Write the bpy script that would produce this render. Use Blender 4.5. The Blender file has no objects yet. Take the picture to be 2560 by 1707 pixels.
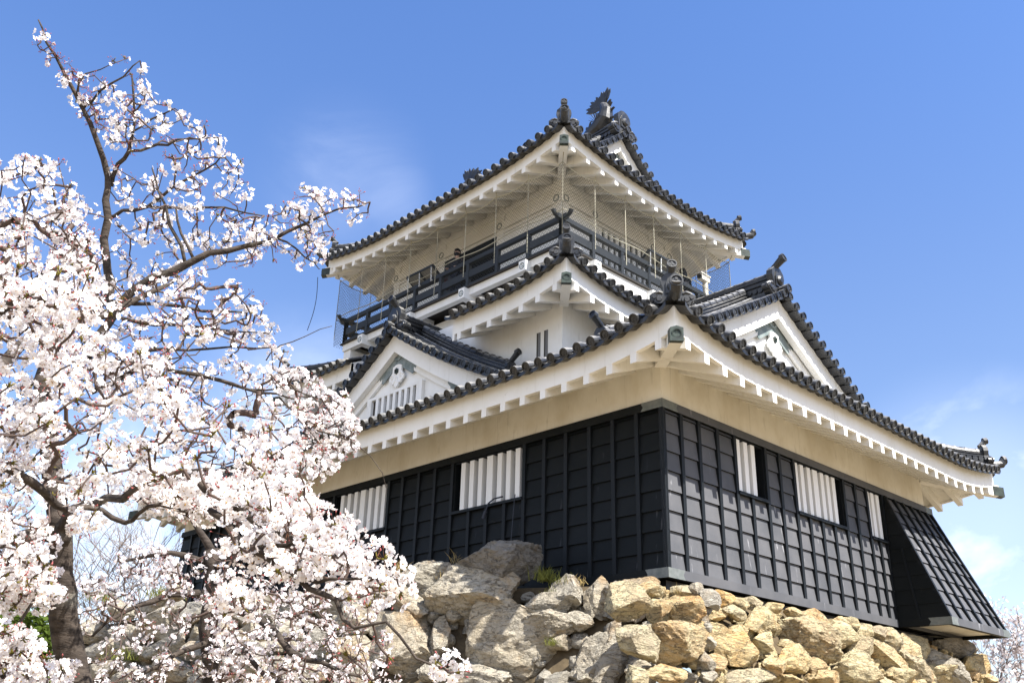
import bpy, bmesh, math, random
import numpy as np
from mathutils import Vector, Matrix, Quaternion, noise as mnoise

# ------------------------------------------------------------------ camera, light, exposure
S = 0.78                                   # model units -> metres
sc = bpy.context.scene
COL = sc.collection
C = np.array([-16.448, -12.305, -3.381])
YAW, PITCH, ROLL, FPX = 0.810828032, 0.404397589, 0.0287454250, 2364.17189
def _axes():
    f = np.array([math.cos(PITCH)*math.cos(YAW), math.cos(PITCH)*math.sin(YAW), math.sin(PITCH)])
    rt = np.array([math.sin(YAW), -math.cos(YAW), 0.0]); up = np.cross(rt, f)
    return rt*math.cos(ROLL)+up*math.sin(ROLL), -rt*math.sin(ROLL)+up*math.cos(ROLL), f
RT, UP, FW = _axes()
cam = bpy.data.cameras.new('camera'); camo = bpy.data.objects.new('camera', cam); COL.objects.link(camo)
cam.sensor_width = 36.0; cam.lens = 36.0*FPX/2560.0; cam.clip_start = 0.05; cam.clip_end = 6000
M = Matrix(((RT[0], UP[0], -FW[0], C[0]*S), (RT[1], UP[1], -FW[1], C[1]*S), (RT[2], UP[2], -FW[2], C[2]*S), (0, 0, 0, 1)))
camo.matrix_world = M
sc.camera = camo
sc.view_settings.view_transform = 'Standard'; sc.view_settings.look = 'None'
sc.view_settings.exposure = 1.38; sc.view_settings.gamma = 1.0
sc.cycles.max_bounces = 8; sc.cycles.diffuse_bounces = 4; sc.cycles.transmission_bounces = 4

SUN = Vector((0.12, -1.0, 1.22)).normalized()
sl = bpy.data.lights.new('sun', 'SUN'); slo = bpy.data.objects.new('sun', sl); COL.objects.link(slo)
sl.energy = 5.0; sl.angle = math.radians(0.5); sl.color = (1.0, 0.955, 0.88)
slo.rotation_euler = SUN.to_track_quat('Z', 'Y').to_euler()
slo.location = (0, -20, 40)

w = bpy.data.worlds.new("World"); sc.world = w; w.use_nodes = True
nt = w.node_tree; nt.nodes.clear()
def N(t, kind, **kw):
    n = t.nodes.new(kind)
    for k, v in kw.items(): setattr(n, k, v)
    return n
out = N(nt, 'ShaderNodeOutputWorld'); bg = N(nt, 'ShaderNodeBackground')
sky = N(nt, 'ShaderNodeTexSky', sky_type='NISHITA')
sky.sun_disc = False
sky.sun_elevation = math.asin(SUN.z); sky.sun_rotation = math.atan2(SUN.x, SUN.y)
sky.altitude = 0; sky.air_density = 1.15; sky.dust_density = 0.6; sky.ozone_density = 5.0
# thin cloud: fractal noise in the sky direction, kept to a few places
tc = N(nt, 'ShaderNodeTexCoord'); nz = N(nt, 'ShaderNodeTexNoise'); mp = N(nt, 'ShaderNodeMapping')
mp.inputs['Scale'].default_value = (3.2, 3.2, 5.5)
nz.inputs['Scale'].default_value = 1.6; nz.inputs['Detail'].default_value = 8; nz.inputs['Roughness'].default_value = 0.58
nz.inputs['Distortion'].default_value = 0.35
nt.links.new(tc.outputs['Generated'], mp.inputs['Vector']); nt.links.new(mp.outputs['Vector'], nz.inputs['Vector'])
rmp = N(nt, 'ShaderNodeMapRange'); rmp.inputs['From Min'].default_value = 0.42; rmp.inputs['From Max'].default_value = 0.66
nt.links.new(nz.outputs['Fac'], rmp.inputs['Value'])
def ray(u, v):
    d = FW*FPX + RT*(u-1280) - UP*(v-853.5)
    return d/np.linalg.norm(d)
masks = []
for (u, v, rad, amt) in [(2440, 1270, 0.15, 1.0), (2560, 1480, 0.20, 0.9), (2440, 1420, 0.14, 0.9), (860, 430, 0.10, 0.15), (960, 480, 0.06, 0.14), (420, 1330, 0.16, 0.9), (380, 1420, 0.2, 0.9), (760, 1060, 0.14, 0.45)]:
    d = ray(u, v)
    dot = N(nt, 'ShaderNodeVectorMath', operation='DISTANCE'); dot.inputs[1].default_value = tuple(d)
    nrm = N(nt, 'ShaderNodeVectorMath', operation='NORMALIZE'); nt.links.new(tc.outputs['Generated'], nrm.inputs[0])
    nt.links.new(nrm.outputs['Vector'], dot.inputs[0])
    mr = N(nt, 'ShaderNodeMapRange', interpolation_type='SMOOTHSTEP'); mr.inputs['From Min'].default_value = rad; mr.inputs['From Max'].default_value = rad*0.15
    mr.inputs['To Max'].default_value = amt
    nt.links.new(dot.outputs['Value'], mr.inputs['Value']); masks.append(mr.outputs['Result'])
acc = masks[0]
for m_ in masks[1:]:
    mx = N(nt, 'ShaderNodeMath', operation='MAXIMUM'); nt.links.new(acc, mx.inputs[0]); nt.links.new(m_, mx.inputs[1]); acc = mx.outputs[0]
# even bright sky added behind the camera (out of frame) to fill shaded sides
bd_ = N(nt, 'ShaderNodeVectorMath', operation='DOT_PRODUCT'); bd_.inputs[1].default_value = (-0.80, -0.55, 0.10); nt.links.new(nrm.outputs['Vector'], bd_.inputs[0])
bk_ = N(nt, 'ShaderNodeMapRange', interpolation_type='SMOOTHSTEP'); bk_.inputs['From Min'].default_value = 0.02; bk_.inputs['From Max'].default_value = 0.5; bk_.inputs['To Max'].default_value = 0.50
nt.links.new(bd_.outputs['Value'], bk_.inputs['Value'])
mul = N(nt, 'ShaderNodeMath', operation='MULTIPLY'); nt.links.new(acc, mul.inputs[0]); cf_ = N(nt, 'ShaderNodeMath', operation='MULTIPLY_ADD'); nt.links.new(rmp.outputs['Result'], cf_.inputs[0]); cf_.inputs[1].default_value = 0.78; cf_.inputs[2].default_value = 0.22; nt.links.new(cf_.outputs[0], mul.inputs[1])
mx2 = N(nt, 'ShaderNodeMath', operation='MAXIMUM'); nt.links.new(mul.outputs[0], mx2.inputs[0]); nt.links.new(bk_.outputs['Result'], mx2.inputs[1])
mixc = N(nt, 'ShaderNodeMix', data_type='RGBA'); nt.links.new(mx2.outputs[0], mixc.inputs['Factor'])
tint = N(nt, 'ShaderNodeMix', data_type='RGBA', blend_type='MULTIPLY'); tint.inputs['Factor'].default_value = 1.0
tint.inputs[7].default_value = (0.92, 0.95, 1.10, 1)
sz_ = N(nt, 'ShaderNodeSeparateXYZ'); nt.links.new(nrm.outputs['Vector'], sz_.inputs[0])
el_ = N(nt, 'ShaderNodeMapRange', interpolation_type='SMOOTHSTEP'); el_.inputs['From Min'].default_value = 0.25; el_.inputs['From Max'].default_value = 0.72; nt.links.new(sz_.outputs['Z'], el_.inputs['Value'])
tm_ = N(nt, 'ShaderNodeMix', data_type='RGBA'); nt.links.new(el_.outputs['Result'], tm_.inputs['Factor']); tm_.inputs[6].default_value = (1.04, 0.97, 1.04, 1); tm_.inputs[7].default_value = (0.86, 1.01, 1.29, 1)
nt.links.new(tm_.outputs[2], tint.inputs[7])
nt.links.new(sky.outputs['Color'], tint.inputs[6])
nt.links.new(tint.outputs[2], mixc.inputs[6]); mixc.inputs[7].default_value = (7.6, 8.1, 9.2, 1)
nt.links.new(mixc.outputs[2], bg.inputs['Color']); bg.inputs['Strength'].default_value = 0.080
nt.links.new(bg.outputs[0], out.inputs['Surface'])

# ------------------------------------------------------------------ helpers
rng = random.Random(7); nrg = np.random.default_rng(11)
V = lambda *a: np.array(a, float)
def pix(u, v, d): return C + ray(u, v)*d
def unit(a):
    a = np.asarray(a, float); return a/np.linalg.norm(a)

OFF = {}
class MB:
    """collects faces; build() links them as one mesh object"""
    def __init__(s): s.v = []; s.f = []
    def add(s, vs, fs):
        o = len(s.v); s.v.extend([tuple(map(float, p)) for p in vs]); s.f.extend([tuple(i+o for i in f) for f in fs]); return s
    def box(s, a, b):
        x0, y0, z0 = [min(p, q) for p, q in zip(a, b)]; x1, y1, z1 = [max(p, q) for p, q in zip(a, b)]
        return s.hexa([(x0, y0, z0), (x1, y0, z0), (x1, y1, z0), (x0, y1, z0), (x0, y0, z1), (x1, y0, z1), (x1, y1, z1), (x0, y1, z1)])
    def hexa(s, p):
        return s.add(p, [(3, 2, 1, 0), (4, 5, 6, 7), (0, 1, 5, 4), (1, 2, 6, 5), (2, 3, 7, 6), (3, 0, 4, 7)])
    def beam(s, p, q, w, h, up=(0, 0, 1)):
        p = V(*p); q = V(*q); t = unit(q-p); l = np.cross(t, V(*up)); l = unit(l); n = np.cross(l, t)
        c = [p-l*w/2-n*h/2, p+l*w/2-n*h/2, p+l*w/2+n*h/2, p-l*w/2+n*h/2]
        return s.hexa([c[0], c[1], c[1]+(q-p), c[0]+(q-p), c[3], c[2], c[2]+(q-p), c[3]+(q-p)])
    def prism(s, poly, d):
        n = len(poly); d = V(*d); a = [V(*p) for p in poly]
        return s.add(a+[p+d for p in a], [tuple(range(n))[::-1], tuple(range(n, 2*n))]+[(i, (i+1) % n, n+(i+1) % n, n+i) for i in range(n)])
    def tube(s, pts, rad, n=6, caps=True):
        pts = [np.asarray(p, float) for p in pts]
        if not hasattr(rad, '__len__'): rad = [rad]*len(pts)
        t = pts[1]-pts[0]; ref = V(0, 0, 1) if abs(unit(t)[2]) < 0.9 else V(1, 0, 0)
        a = unit(np.cross(t, ref)); vs = []; fs = []
        for i, p in enumerate(pts):
            t = unit(pts[min(i+1, len(pts)-1)]-pts[max(i-1, 0)])
            a = unit(a-t*np.dot(a, t)); b = np.cross(t, a)
            for k in range(n):
                th = 2*math.pi*k/n; vs.append(p+rad[i]*(math.cos(th)*a+math.sin(th)*b))
        for i in range(len(pts)-1):
            for k in range(n):
                k2 = (k+1) % n; fs.append((i*n+k, i*n+k2, (i+1)*n+k2, (i+1)*n+k))
        if caps: fs.append(tuple(range(n))[::-1]); fs.append(tuple(range((len(pts)-1)*n, len(pts)*n)))
        return s.add(vs, fs)
    def disc_end(s, c, nrm, r, n=14, depth=0.1, up=(0, 0, 1)):
        """round tile end: rim, sunk face and three raised leaves (the crest)"""
        nrm = unit(nrm); a = np.cross(V(*up), nrm)
        a = unit(a) if np.linalg.norm(a) > 1e-4 else V(1, 0, 0); b = np.cross(nrm, a); c = np.asarray(c, float)
        ring = lambda rr, off: [c+nrm*off+rr*(math.cos(2*math.pi*k/n)*a+math.sin(2*math.pi*k/n)*b) for k in range(n)]
        vs = ring(r, -depth)+ring(r, 0)+ring(r*0.76, 0)+ring(r*0.74, -r*0.22)
        fs = []
        for j in range(3):
            for k in range(n):
                k2 = (k+1) % n; fs.append((j*n+k, j*n+k2, (j+1)*n+k2, (j+1)*n+k))
        fs.append(tuple(range(3*n, 4*n)))
        s.add(vs, fs)
        for j in range(3):
            th = math.pi/2+j*2*math.pi/3; m = c+nrm*(-r*0.12)+r*0.34*(math.cos(th)*a+math.sin(th)*b)
            leaf = [m+r*0.25*(math.cos(q)*a+math.sin(q)*b) for q in [2*math.pi*k/6 for k in range(6)]]
            s.prism(leaf, -nrm*r*0.12)
        return s
    def build(s, name, mat, parent=None, smooth=False):
        off = OFF.get(parent.name, (0, 0, 0)) if parent else (0, 0, 0)
        va = (np.array(s.v, float).reshape(-1, 3)-np.array(off))*S
        me = bpy.data.meshes.new(name); me.from_pydata(va.tolist(), [], s.f); me.materials.append(mat); me.update()
        if smooth: me.shade_smooth()
        o = bpy.data.objects.new(name, me); COL.objects.link(o)
        if parent: o.parent = parent
        OFF[o.name] = tuple(off)
        return o
class NB:
    """large numpy soup of equal polygons"""
    def __init__(s): s.v = []; s.f = []; s.n = 0
    def add(s, v, f):
        v = np.asarray(v, np.float32); s.v.append(v); s.f.append(np.asarray(f, np.int32)+s.n); s.n += len(v)
    def build(s, name, mat, parent=None, smooth=False):
        off = OFF.get(parent.name, (0, 0, 0)) if parent else (0, 0, 0)
        v = (np.concatenate(s.v)-np.array(off, np.float32))*S; f = np.concatenate(s.f)
        me = bpy.data.meshes.new(name); k = f.shape[1]
        me.vertices.add(len(v)); me.vertices.foreach_set('co', v.astype(np.float32).ravel())
        me.loops.add(f.size); me.loops.foreach_set('vertex_index', f.ravel())
        me.polygons.add(len(f)); me.polygons.foreach_set('loop_start', np.arange(0, f.size, k, dtype=np.int32))
        me.materials.append(mat); me.update(calc_edges=True); me.validate()
        if smooth: me.shade_smooth()
        o = bpy.data.objects.new(name, me); COL.objects.link(o)
        if parent: o.parent = parent
        return o
def tag(o, label=None, cat=None, group=None, kind=None):
    if label: o['label'] = label
    if cat: o['category'] = cat
    if group: o['group'] = group
    if kind: o['kind'] = kind
    return o
def empty(name, loc, parent=None):
    o = bpy.data.objects.new(name, None); COL.objects.link(o); o.empty_display_size = 0.2
    base = OFF.get(parent.name, (0, 0, 0)) if parent else (0, 0, 0)
    o.location = tuple((np.array(loc)-np.array(base))*S); OFF[o.name] = tuple(map(float, loc))
    if parent: o.parent = parent
    return o
def place(o, loc):
    """move a single-mesh thing's origin to its base"""
    l = Vector(tuple(np.array(loc, float)*S)); o.data.transform(Matrix.Translation(-l)); o.location = l
    OFF[o.name] = tuple(map(float, loc)); return o

# ------------------------------------------------------------------ materials
def mat(name, col, rough=0.7, spec=0.4, metal=0.0):
    m = bpy.data.materials.new(name); m.use_nodes = True; b = m.node_tree.nodes['Principled BSDF']
    b.inputs['Base Color'].default_value = (*col, 1); b.inputs['Roughness'].default_value = rough
    b.inputs['Specular IOR Level'].default_value = spec; b.inputs['Metallic'].default_value = metal
    return m
def coords(t, scale=(1, 1, 1)):
    tcn = N(t, 'ShaderNodeTexCoord'); mpn = N(t, 'ShaderNodeMapping'); mpn.inputs['Scale'].default_value = scale
    t.links.new(tcn.outputs['Object'], mpn.inputs['Vector']); return mpn.outputs['Vector']
def noisef(t, vec, scale, detail=5, rough=0.55, lo=0.35, hi=0.65):
    n = N(t, 'ShaderNodeTexNoise'); n.inputs['Scale'].default_value = scale; n.inputs['Detail'].default_value = detail; n.inputs['Roughness'].default_value = rough
    t.links.new(vec, n.inputs['Vector'])
    r = N(t, 'ShaderNodeMapRange'); r.inputs['From Min'].default_value = lo; r.inputs['From Max'].default_value = hi
    t.links.new(n.outputs['Fac'], r.inputs['Value']); return r.outputs['Result']
def mixcol(t, fac, a, b):
    m = N(t, 'ShaderNodeMix', data_type='RGBA')
    if fac is not None: t.links.new(fac, m.inputs['Factor'])
    for i, x in ((6, a), (7, b)):
        if isinstance(x, tuple): m.inputs[i].default_value = (*x, 1)
        else: t.links.new(x, m.inputs[i])
    return m.outputs[2]
def math_(t, op, a, b):
    m = N(t, 'ShaderNodeMath', operation=op)
    for i, x in ((0, a), (1, b)):
        if isinstance(x, (int, float)): m.inputs[i].default_value = x
        else: t.links.new(x, m.inputs[i])
    return m.outputs[0]
def bump(t, b, h, strength, dist):
    n = N(t, 'ShaderNodeBump'); n.inputs['Strength'].default_value = strength; n.inputs['Distance'].default_value = dist
    t.links.new(h, n.inputs['Height']); t.links.new(n.outputs['Normal'], b.inputs['Normal'])
MT = {}
def bs(m): return m.node_tree, m.node_tree.nodes['Principled BSDF']
# white lime plaster: faint grey weathering and a few dark runs
def plaster(name, col, stain, amt):
    m = mat(name, col, 0.75, 0.25); t, b = bs(m)
    f1 = noisef(t, coords(t, (1, 1, 0.45)), 1.3, 6, 0.6, 0.48, 0.75)
    f2 = noisef(t, coords(t, (3.2, 3.2, 0.7)), 2.4, 7, 0.65, 0.6, 0.78)
    c = mixcol(t, math_(t, 'MULTIPLY', f1, amt), col, stain)
    c = mixcol(t, math_(t, 'MULTIPLY', f2, amt*0.9), c, tuple(x*0.55 for x in stain))
    f3 = noisef(t, coords(t, (9, 9, 0.35)), 1.2, 5, 0.6, 0.60, 0.75); c = mixcol(t, math_(t, 'MULTIPLY', f3, amt*0.55), c, tuple(x*0.7 for x in stain))
    f5 = noisef(t, coords(t), 0.55, 7, 0.7, 0.45, 0.62); c = mixcol(t, math_(t, 'MULTIPLY', f5, amt*0.55), c, tuple(x*0.9 for x in stain))
    t.links.new(c, b.inputs['Base Color']); bump(t, b, noisef(t, coords(t), 9, 4, 0.6, 0, 1), 0.12, 0.02)
    return m
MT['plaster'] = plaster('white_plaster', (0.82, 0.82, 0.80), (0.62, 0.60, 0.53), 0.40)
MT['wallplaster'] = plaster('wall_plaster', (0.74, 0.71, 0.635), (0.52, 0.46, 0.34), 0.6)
# lower eave board: moss and mould patches where it has weathered (left front)
m = plaster('eave_plaster', (0.82, 0.815, 0.79), (0.62, 0.58, 0.47), 0.45); t, b = bs(m)
src = b.inputs['Base Color'].links[0].from_socket
tcn = N(t, 'ShaderNodeTexCoord'); sep = N(t, 'ShaderNodeSeparateXYZ'); t.links.new(tcn.outputs['Object'], sep.inputs[0])
mr1 = N(t, 'ShaderNodeMapRange', interpolation_type='SMOOTHSTEP'); mr1.inputs['From Min'].default_value = 7.0*S; mr1.inputs['From Max'].default_value = 11.0*S; t.links.new(sep.outputs['Y'], mr1.inputs['Value'])
mr2 = N(t, 'ShaderNodeMapRange', interpolation_type='SMOOTHSTEP'); mr2.inputs['From Min'].default_value = 0.2; mr2.inputs['From Max'].default_value = -0.8; t.links.new(sep.outputs['X'], mr2.inputs['Value'])
pn = noisef(t, coords(t, (1, 1, 1.3)), 2.1, 9, 0.72, 0.50, 0.62)
fm = math_(t, 'MULTIPLY', math_(t, 'MULTIPLY', mr1.outputs[0], mr2.outputs[0]), pn)
c = mixcol(t, math_(t, 'MULTIPLY', fm, 0.8), src, (0.16, 0.145, 0.08))
sp = noisef(t, coords(t), 3.7, 8, 0.7, 0.66, 0.72)
c = mixcol(t, math_(t, 'MULTIPLY', sp, 0.5), c, (0.25, 0.23, 0.16)); t.links.new(c, b.inputs['Base Color']); MT['eave'] = m
# smoked roof tile: dark, semi-gloss, sheds light at grazing angles
m = mat('smoked_tile', (0.03, 0.033, 0.037), 0.34, 0.5); t, b = bs(m)
f = noisef(t, coords(t), 2.6, 6, 0.65, 0.38, 0.68); c = mixcol(t, f, (0.009, 0.010, 0.012), (0.030, 0.031, 0.033))
f2 = noisef(t, coords(t), 11, 5, 0.6, 0.55, 0.7); c = mixcol(t, math_(t, 'MULTIPLY', f2, 0.15), c, (0.13, 0.12, 0.10))
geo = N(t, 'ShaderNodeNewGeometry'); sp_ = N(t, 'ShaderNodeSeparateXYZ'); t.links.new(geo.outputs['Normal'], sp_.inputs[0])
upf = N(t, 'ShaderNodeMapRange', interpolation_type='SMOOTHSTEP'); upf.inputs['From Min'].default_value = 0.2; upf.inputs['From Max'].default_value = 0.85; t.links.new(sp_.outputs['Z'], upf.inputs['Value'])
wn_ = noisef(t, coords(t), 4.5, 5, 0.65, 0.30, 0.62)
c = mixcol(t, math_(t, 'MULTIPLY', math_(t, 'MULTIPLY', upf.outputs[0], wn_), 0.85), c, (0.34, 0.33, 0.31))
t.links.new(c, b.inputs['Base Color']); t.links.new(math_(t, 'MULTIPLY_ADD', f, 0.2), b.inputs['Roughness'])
t.nodes[-1].inputs[2].default_value = 0.30; bump(t, b, noisef(t, coords(t), 16, 4, 0.6, 0, 1), 0.25, 0.012); MT['tile'] = m
MT['ornament'] = m
# black lapped boards with lime runs
m = mat('black_board', (0.03, 0.032, 0.036), 0.6, 0.16); t, b = bs(m)
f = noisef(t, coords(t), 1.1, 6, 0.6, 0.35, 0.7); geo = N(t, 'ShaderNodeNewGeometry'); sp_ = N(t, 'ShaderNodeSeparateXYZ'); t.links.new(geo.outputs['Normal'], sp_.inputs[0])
sun_tone = N(t, 'ShaderNodeMapRange'); sun_tone.inputs['From Min'].default_value = -0.3; sun_tone.inputs['From Max'].default_value = -0.7; t.links.new(sp_.outputs['Y'], sun_tone.inputs['Value'])  # sun-facing boards paler grey: sunlight put into the colour, with some bleaching
c = mixcol(t, f, (0.004, 0.0055, 0.006), (0.0075, 0.009, 0.010)); c = mixcol(t, sun_tone.outputs[0], c, mixcol(t, f, (0.068, 0.071, 0.079), (0.105, 0.105, 0.112)))
runs = noisef(t, coords(t, (7.5, 7.5, 0.55)), 1.6, 4, 0.5, 0.645, 0.70); spots = noisef(t, coords(t), 1.9, 3, 0.5, 0.48, 0.62)
c = mixcol(t, math_(t, 'MULTIPLY', math_(t, 'MULTIPLY', math_(t, 'MULTIPLY', runs, math_(t, 'MULTIPLY_ADD', sun_tone.outputs[0], .85)), spots), 0.8), c, (0.34, 0.34, 0.36))
dust = noisef(t, coords(t, (1, 1, 3)), 6, 6, 0.7, 0.5, 0.9); c = mixcol(t, math_(t, 'MULTIPLY', math_(t, 'MULTIPLY', dust, 0.12), math_(t, 'MULTIPLY_ADD', sun_tone.outputs[0], .85)), c, (0.10, 0.10, 0.105))
t.links.new(c, b.inputs['Base Color']); [setattr(n.inputs[2], 'default_value', .15) for n in t.nodes if n.type == 'MATH' and n.operation == 'MULTIPLY_ADD']
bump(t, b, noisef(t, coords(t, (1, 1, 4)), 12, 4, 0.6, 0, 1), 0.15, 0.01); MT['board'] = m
MT['batten'] = mat('black_batten', (0.007, 0.009, 0.011), 0.55, 0.2)
m = mat('rail_paint', (0.022, 0.026, 0.030), 0.5, 0.4); MT['rail'] = m
m = mat('patina_plate', (0.24, 0.27, 0.25), 0.55, 0.5, 0.3); t, b = bs(m)
f = noisef(t, coords(t), 7, 6, 0.65, 0.35, 0.7); t.links.new(mixcol(t, f, (0.11, 0.125, 0.118), (0.19, 0.20, 0.19)), b.inputs['Base Color']); MT['plate'] = m
m = mat('green_copper', (0.10, 0.17, 0.13), 0.5, 0.5, 0.2); t, b = bs(m)
f = noisef(t, coords(t), 9, 6, 0.65, 0.35, 0.7); t.links.new(mixcol(t, f, (0.010, 0.015, 0.013), (0.040, 0.060, 0.047)), b.inputs['Base Color']); MT['copper'] = m
m = mat('gable_copper', (0.20, 0.24, 0.235), 0.6, 0.4); t, b = bs(m)
f = noisef(t, coords(t), 6, 7, 0.7, 0.4, 0.62); t.links.new(mixcol(t, f, (0.13, 0.165, 0.165), (0.235, 0.27, 0.265)), b.inputs['Base Color']); MT['gablecopper'] = m
MT['dark'] = mat('dark_interior', (0.008, 0.009, 0.010), 0.9, 0.1)
MT['bar'] = mat('white_bar', (0.78, 0.78, 0.77), 0.6, 0.3)
MT['darkbrown'] = mat('dark_brown', (0.05, 0.045, 0.04), 0.8, 0.2); MT['slit'] = mat('slit_shade_grey', (0.17, 0.175, 0.18), 0.8, 0.2)  # plain dark brown; slit grey has the recess shade put into it
MT['net'] = mat('net_cord', (0.055, 0.06, 0.06), 0.8, 0.2)
MT['rope'] = mat('pale_rope', (0.42, 0.40, 0.31), 0.8, 0.2)
MT['cable'] = mat('dark_cable', (0.03, 0.035, 0.05), 0.6, 0.3)
# stone
def stone(name, cols, light, och):
    m = mat(name, cols[0], 0.88, 0.2); t, bb = bs(m); oi = N(t, 'ShaderNodeObjectInfo')
    add = N(t, 'ShaderNodeVectorMath', operation='ADD'); t.links.new(coords(t), add.inputs[0])
    sc_ = N(t, 'ShaderNodeMath', operation='MULTIPLY'); t.links.new(oi.outputs['Random'], sc_.inputs[0]); sc_.inputs[1].default_value = 37.0
    t.links.new(sc_.outputs[0], add.inputs[1]); vec = add.outputs[0]
    rp = N(t, 'ShaderNodeValToRGB'); t.links.new(oi.outputs['Random'], rp.inputs[0]); el = rp.color_ramp.elements
    while len(el) < len(cols): el.new(0.5)
    for i, c_ in enumerate(cols): el[i].position = i/(len(cols)-1); el[i].color = (*c_, 1)
    f = noisef(t, vec, 1.7, 8, 0.66, 0.40, 0.64); c = mixcol(t, math_(t, 'MULTIPLY', f, .7), rp.outputs[0], light)
    f2 = noisef(t, vec, 1.3, 6, 0.66, 0.54, 0.66); c = mixcol(t, math_(t, 'MULTIPLY', f2, 0.6), c, och)
    st_ = N(t, 'ShaderNodeMapping'); st_.inputs['Scale'].default_value = (1.0, 1.5, 4.0); st_.inputs['Rotation'].default_value = (0.5, 0.3, 0.4); t.links.new(vec, st_.inputs['Vector'])
    f3 = noisef(t, st_.outputs[0], 3.2, 9, 0.74, 0.53, 0.63); c = mixcol(t, math_(t, 'MULTIPLY', f3, 0.55), c, (0.15, 0.125, 0.09))
    f4 = noisef(t, vec, 13, 7, 0.75, 0.45, 0.66); c = mixcol(t, math_(t, 'MULTIPLY', f4, 0.4), c, (0.16, 0.14, 0.11))
    vo = N(t, 'ShaderNodeTexVoronoi', feature='DISTANCE_TO_EDGE'); vo.inputs['Scale'].default_value = 1.7
    wv = N(t, 'ShaderNodeTexNoise'); wv.inputs['Scale'].default_value = 3.0; wv.inputs['Detail'].default_value = 6; t.links.new(st_.outputs[0], wv.inputs['Vector'])
    wm = N(t, 'ShaderNodeVectorMath', operation='MULTIPLY_ADD'); t.links.new(wv.outputs['Color'], wm.inputs[0]); wm.inputs[1].default_value = (1.1, 1.1, 1.1); t.links.new(st_.outputs[0], wm.inputs[2]); t.links.new(wm.outputs[0], vo.inputs['Vector'])
    ck = N(t, 'ShaderNodeMapRange'); ck.inputs['From Min'].default_value = 0.035; ck.inputs['From Max'].default_value = 0.0; t.links.new(vo.outputs['Distance'], ck.inputs['Value'])
    c = mixcol(t, math_(t, 'MULTIPLY', ck.outputs[0], 0.55), c, (0.09, 0.075, 0.055))
    t.links.new(c, bb.inputs['Base Color'])
    h = math_(t, 'ADD', noisef(t, st_.outputs[0], 3.0, 9, 0.72, 0, 1), math_(t, 'MULTIPLY', noisef(t, vec, 9, 8, 0.72, 0, 1), 0.7))
    h = math_(t, 'SUBTRACT', h, math_(t, 'MULTIPLY', ck.outputs[0], .35))
    bump(t, bb, h, 1.0, 0.16); return m
MT['warmstone'] = stone('warm_stone', [(0.634, 0.432, 0.19), (0.582, 0.466, 0.291), (0.7, 0.525, 0.267), (0.475, 0.407, 0.291), (0.67, 0.407, 0.153), (0.7, 0.568, 0.336)], (0.7, 0.634, 0.397), (0.599, 0.288, 0.076))
MT['coolstone'] = stone('cool_stone', [(0.448, 0.415, 0.34), (0.515, 0.432, 0.308), (0.415, 0.391, 0.34), (0.549, 0.466, 0.332), (0.466, 0.44, 0.383)], (0.598, 0.557, 0.466), (0.498, 0.3, 0.124))
MT['greystone'] = stone('grey_stone', [(0.249, 0.233, 0.207), (0.266, 0.241, 0.199)], (0.399, 0.374, 0.332), (0.316, 0.233, 0.15))
m = mat('soil', (0.10, 0.075, 0.05), 0.95, 0.1); t, b = bs(m)
f = noisef(t, coords(t), 4, 8, 0.7, 0.3, 0.7); t.links.new(mixcol(t, f, (0.055, 0.042, 0.028), (0.15, 0.115, 0.07)), b.inputs['Base Color']); MT['soil'] = m
m = mat('sandy_ground', (0.21, 0.165, 0.10), 0.95, 0.1); t, b = bs(m)
f = noisef(t, coords(t), 0.35, 9, 0.7, 0.3, 0.7); t.links.new(mixcol(t, f, (0.18, 0.14, 0.085), (0.28, 0.225, 0.145)), b.inputs['Base Color']); MT['ground'] = m
m = mat('cherry_bark', (0.10, 0.08, 0.065), 0.85, 0.2); t, b = bs(m)
f = noisef(t, coords(t, (1, 1, 3.5)), 7, 7, 0.65, 0.35, 0.7); c = mixcol(t, f, (0.022, 0.017, 0.014), (0.095, 0.076, 0.062))
f2 = noisef(t, coords(t), 5, 6, 0.7, 0.58, 0.68); c = mixcol(t, math_(t, 'MULTIPLY', f2, 0.45), c, (0.21, 0.20, 0.17)); t.links.new(c, b.inputs['Base Color'])
bump(t, b, noisef(t, coords(t, (1, 1, 4)), 11, 7, 0.7, 0, 1), 0.7, 0.02); MT['bark'] = m
MT['twig'] = mat('twig_bark', (0.085, 0.06, 0.05), 0.8, 0.2)
def thin(name, col, trans, rough=0.6):
    m = bpy.data.materials.new(name); m.use_nodes = True; t = m.node_tree; t.nodes.clear()
    o = N(t, 'ShaderNodeOutputMaterial'); d = N(t, 'ShaderNodeBsdfDiffuse'); tr = N(t, 'ShaderNodeBsdfTranslucent'); mx = N(t, 'ShaderNodeMixShader')
    d.inputs['Color'].default_value = (*col, 1); tr.inputs['Color'].default_value = (*trans, 1); mx.inputs[0].default_value = 0.32
    t.links.new(d.outputs[0], mx.inputs[1]); t.links.new(tr.outputs[0], mx.inputs[2]); t.links.new(mx.outputs[0], o.inputs[0]); return m
MT['petal'] = thin('cherry_petal', (0.87, 0.835, 0.825), (0.86, 0.82, 0.80))
MT['petalfar'] = thin('far_petal', (0.82, 0.77, 0.765), (0.79, 0.73, 0.72))
MT['bud'] = thin('pink_bud', (0.46, 0.15, 0.15), (0.40, 0.12, 0.10))
MT['calyx'] = thin('brown_calyx', (0.22, 0.10, 0.06), (0.20, 0.09, 0.05))
MT['stamen'] = thin('flower_centre', (0.60, 0.36, 0.10), (0.5, 0.28, 0.1))
MT['youngleaf'] = thin('young_leaf', (0.17, 0.145, 0.035), (0.22, 0.18, 0.04))
MT['leaf'] = thin('green_leaf', (0.075, 0.11, 0.022), (0.12, 0.17, 0.03))
MT['grass'] = thin('grass_blade', (0.16, 0.17, 0.045), (0.16, 0.17, 0.04))
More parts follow.
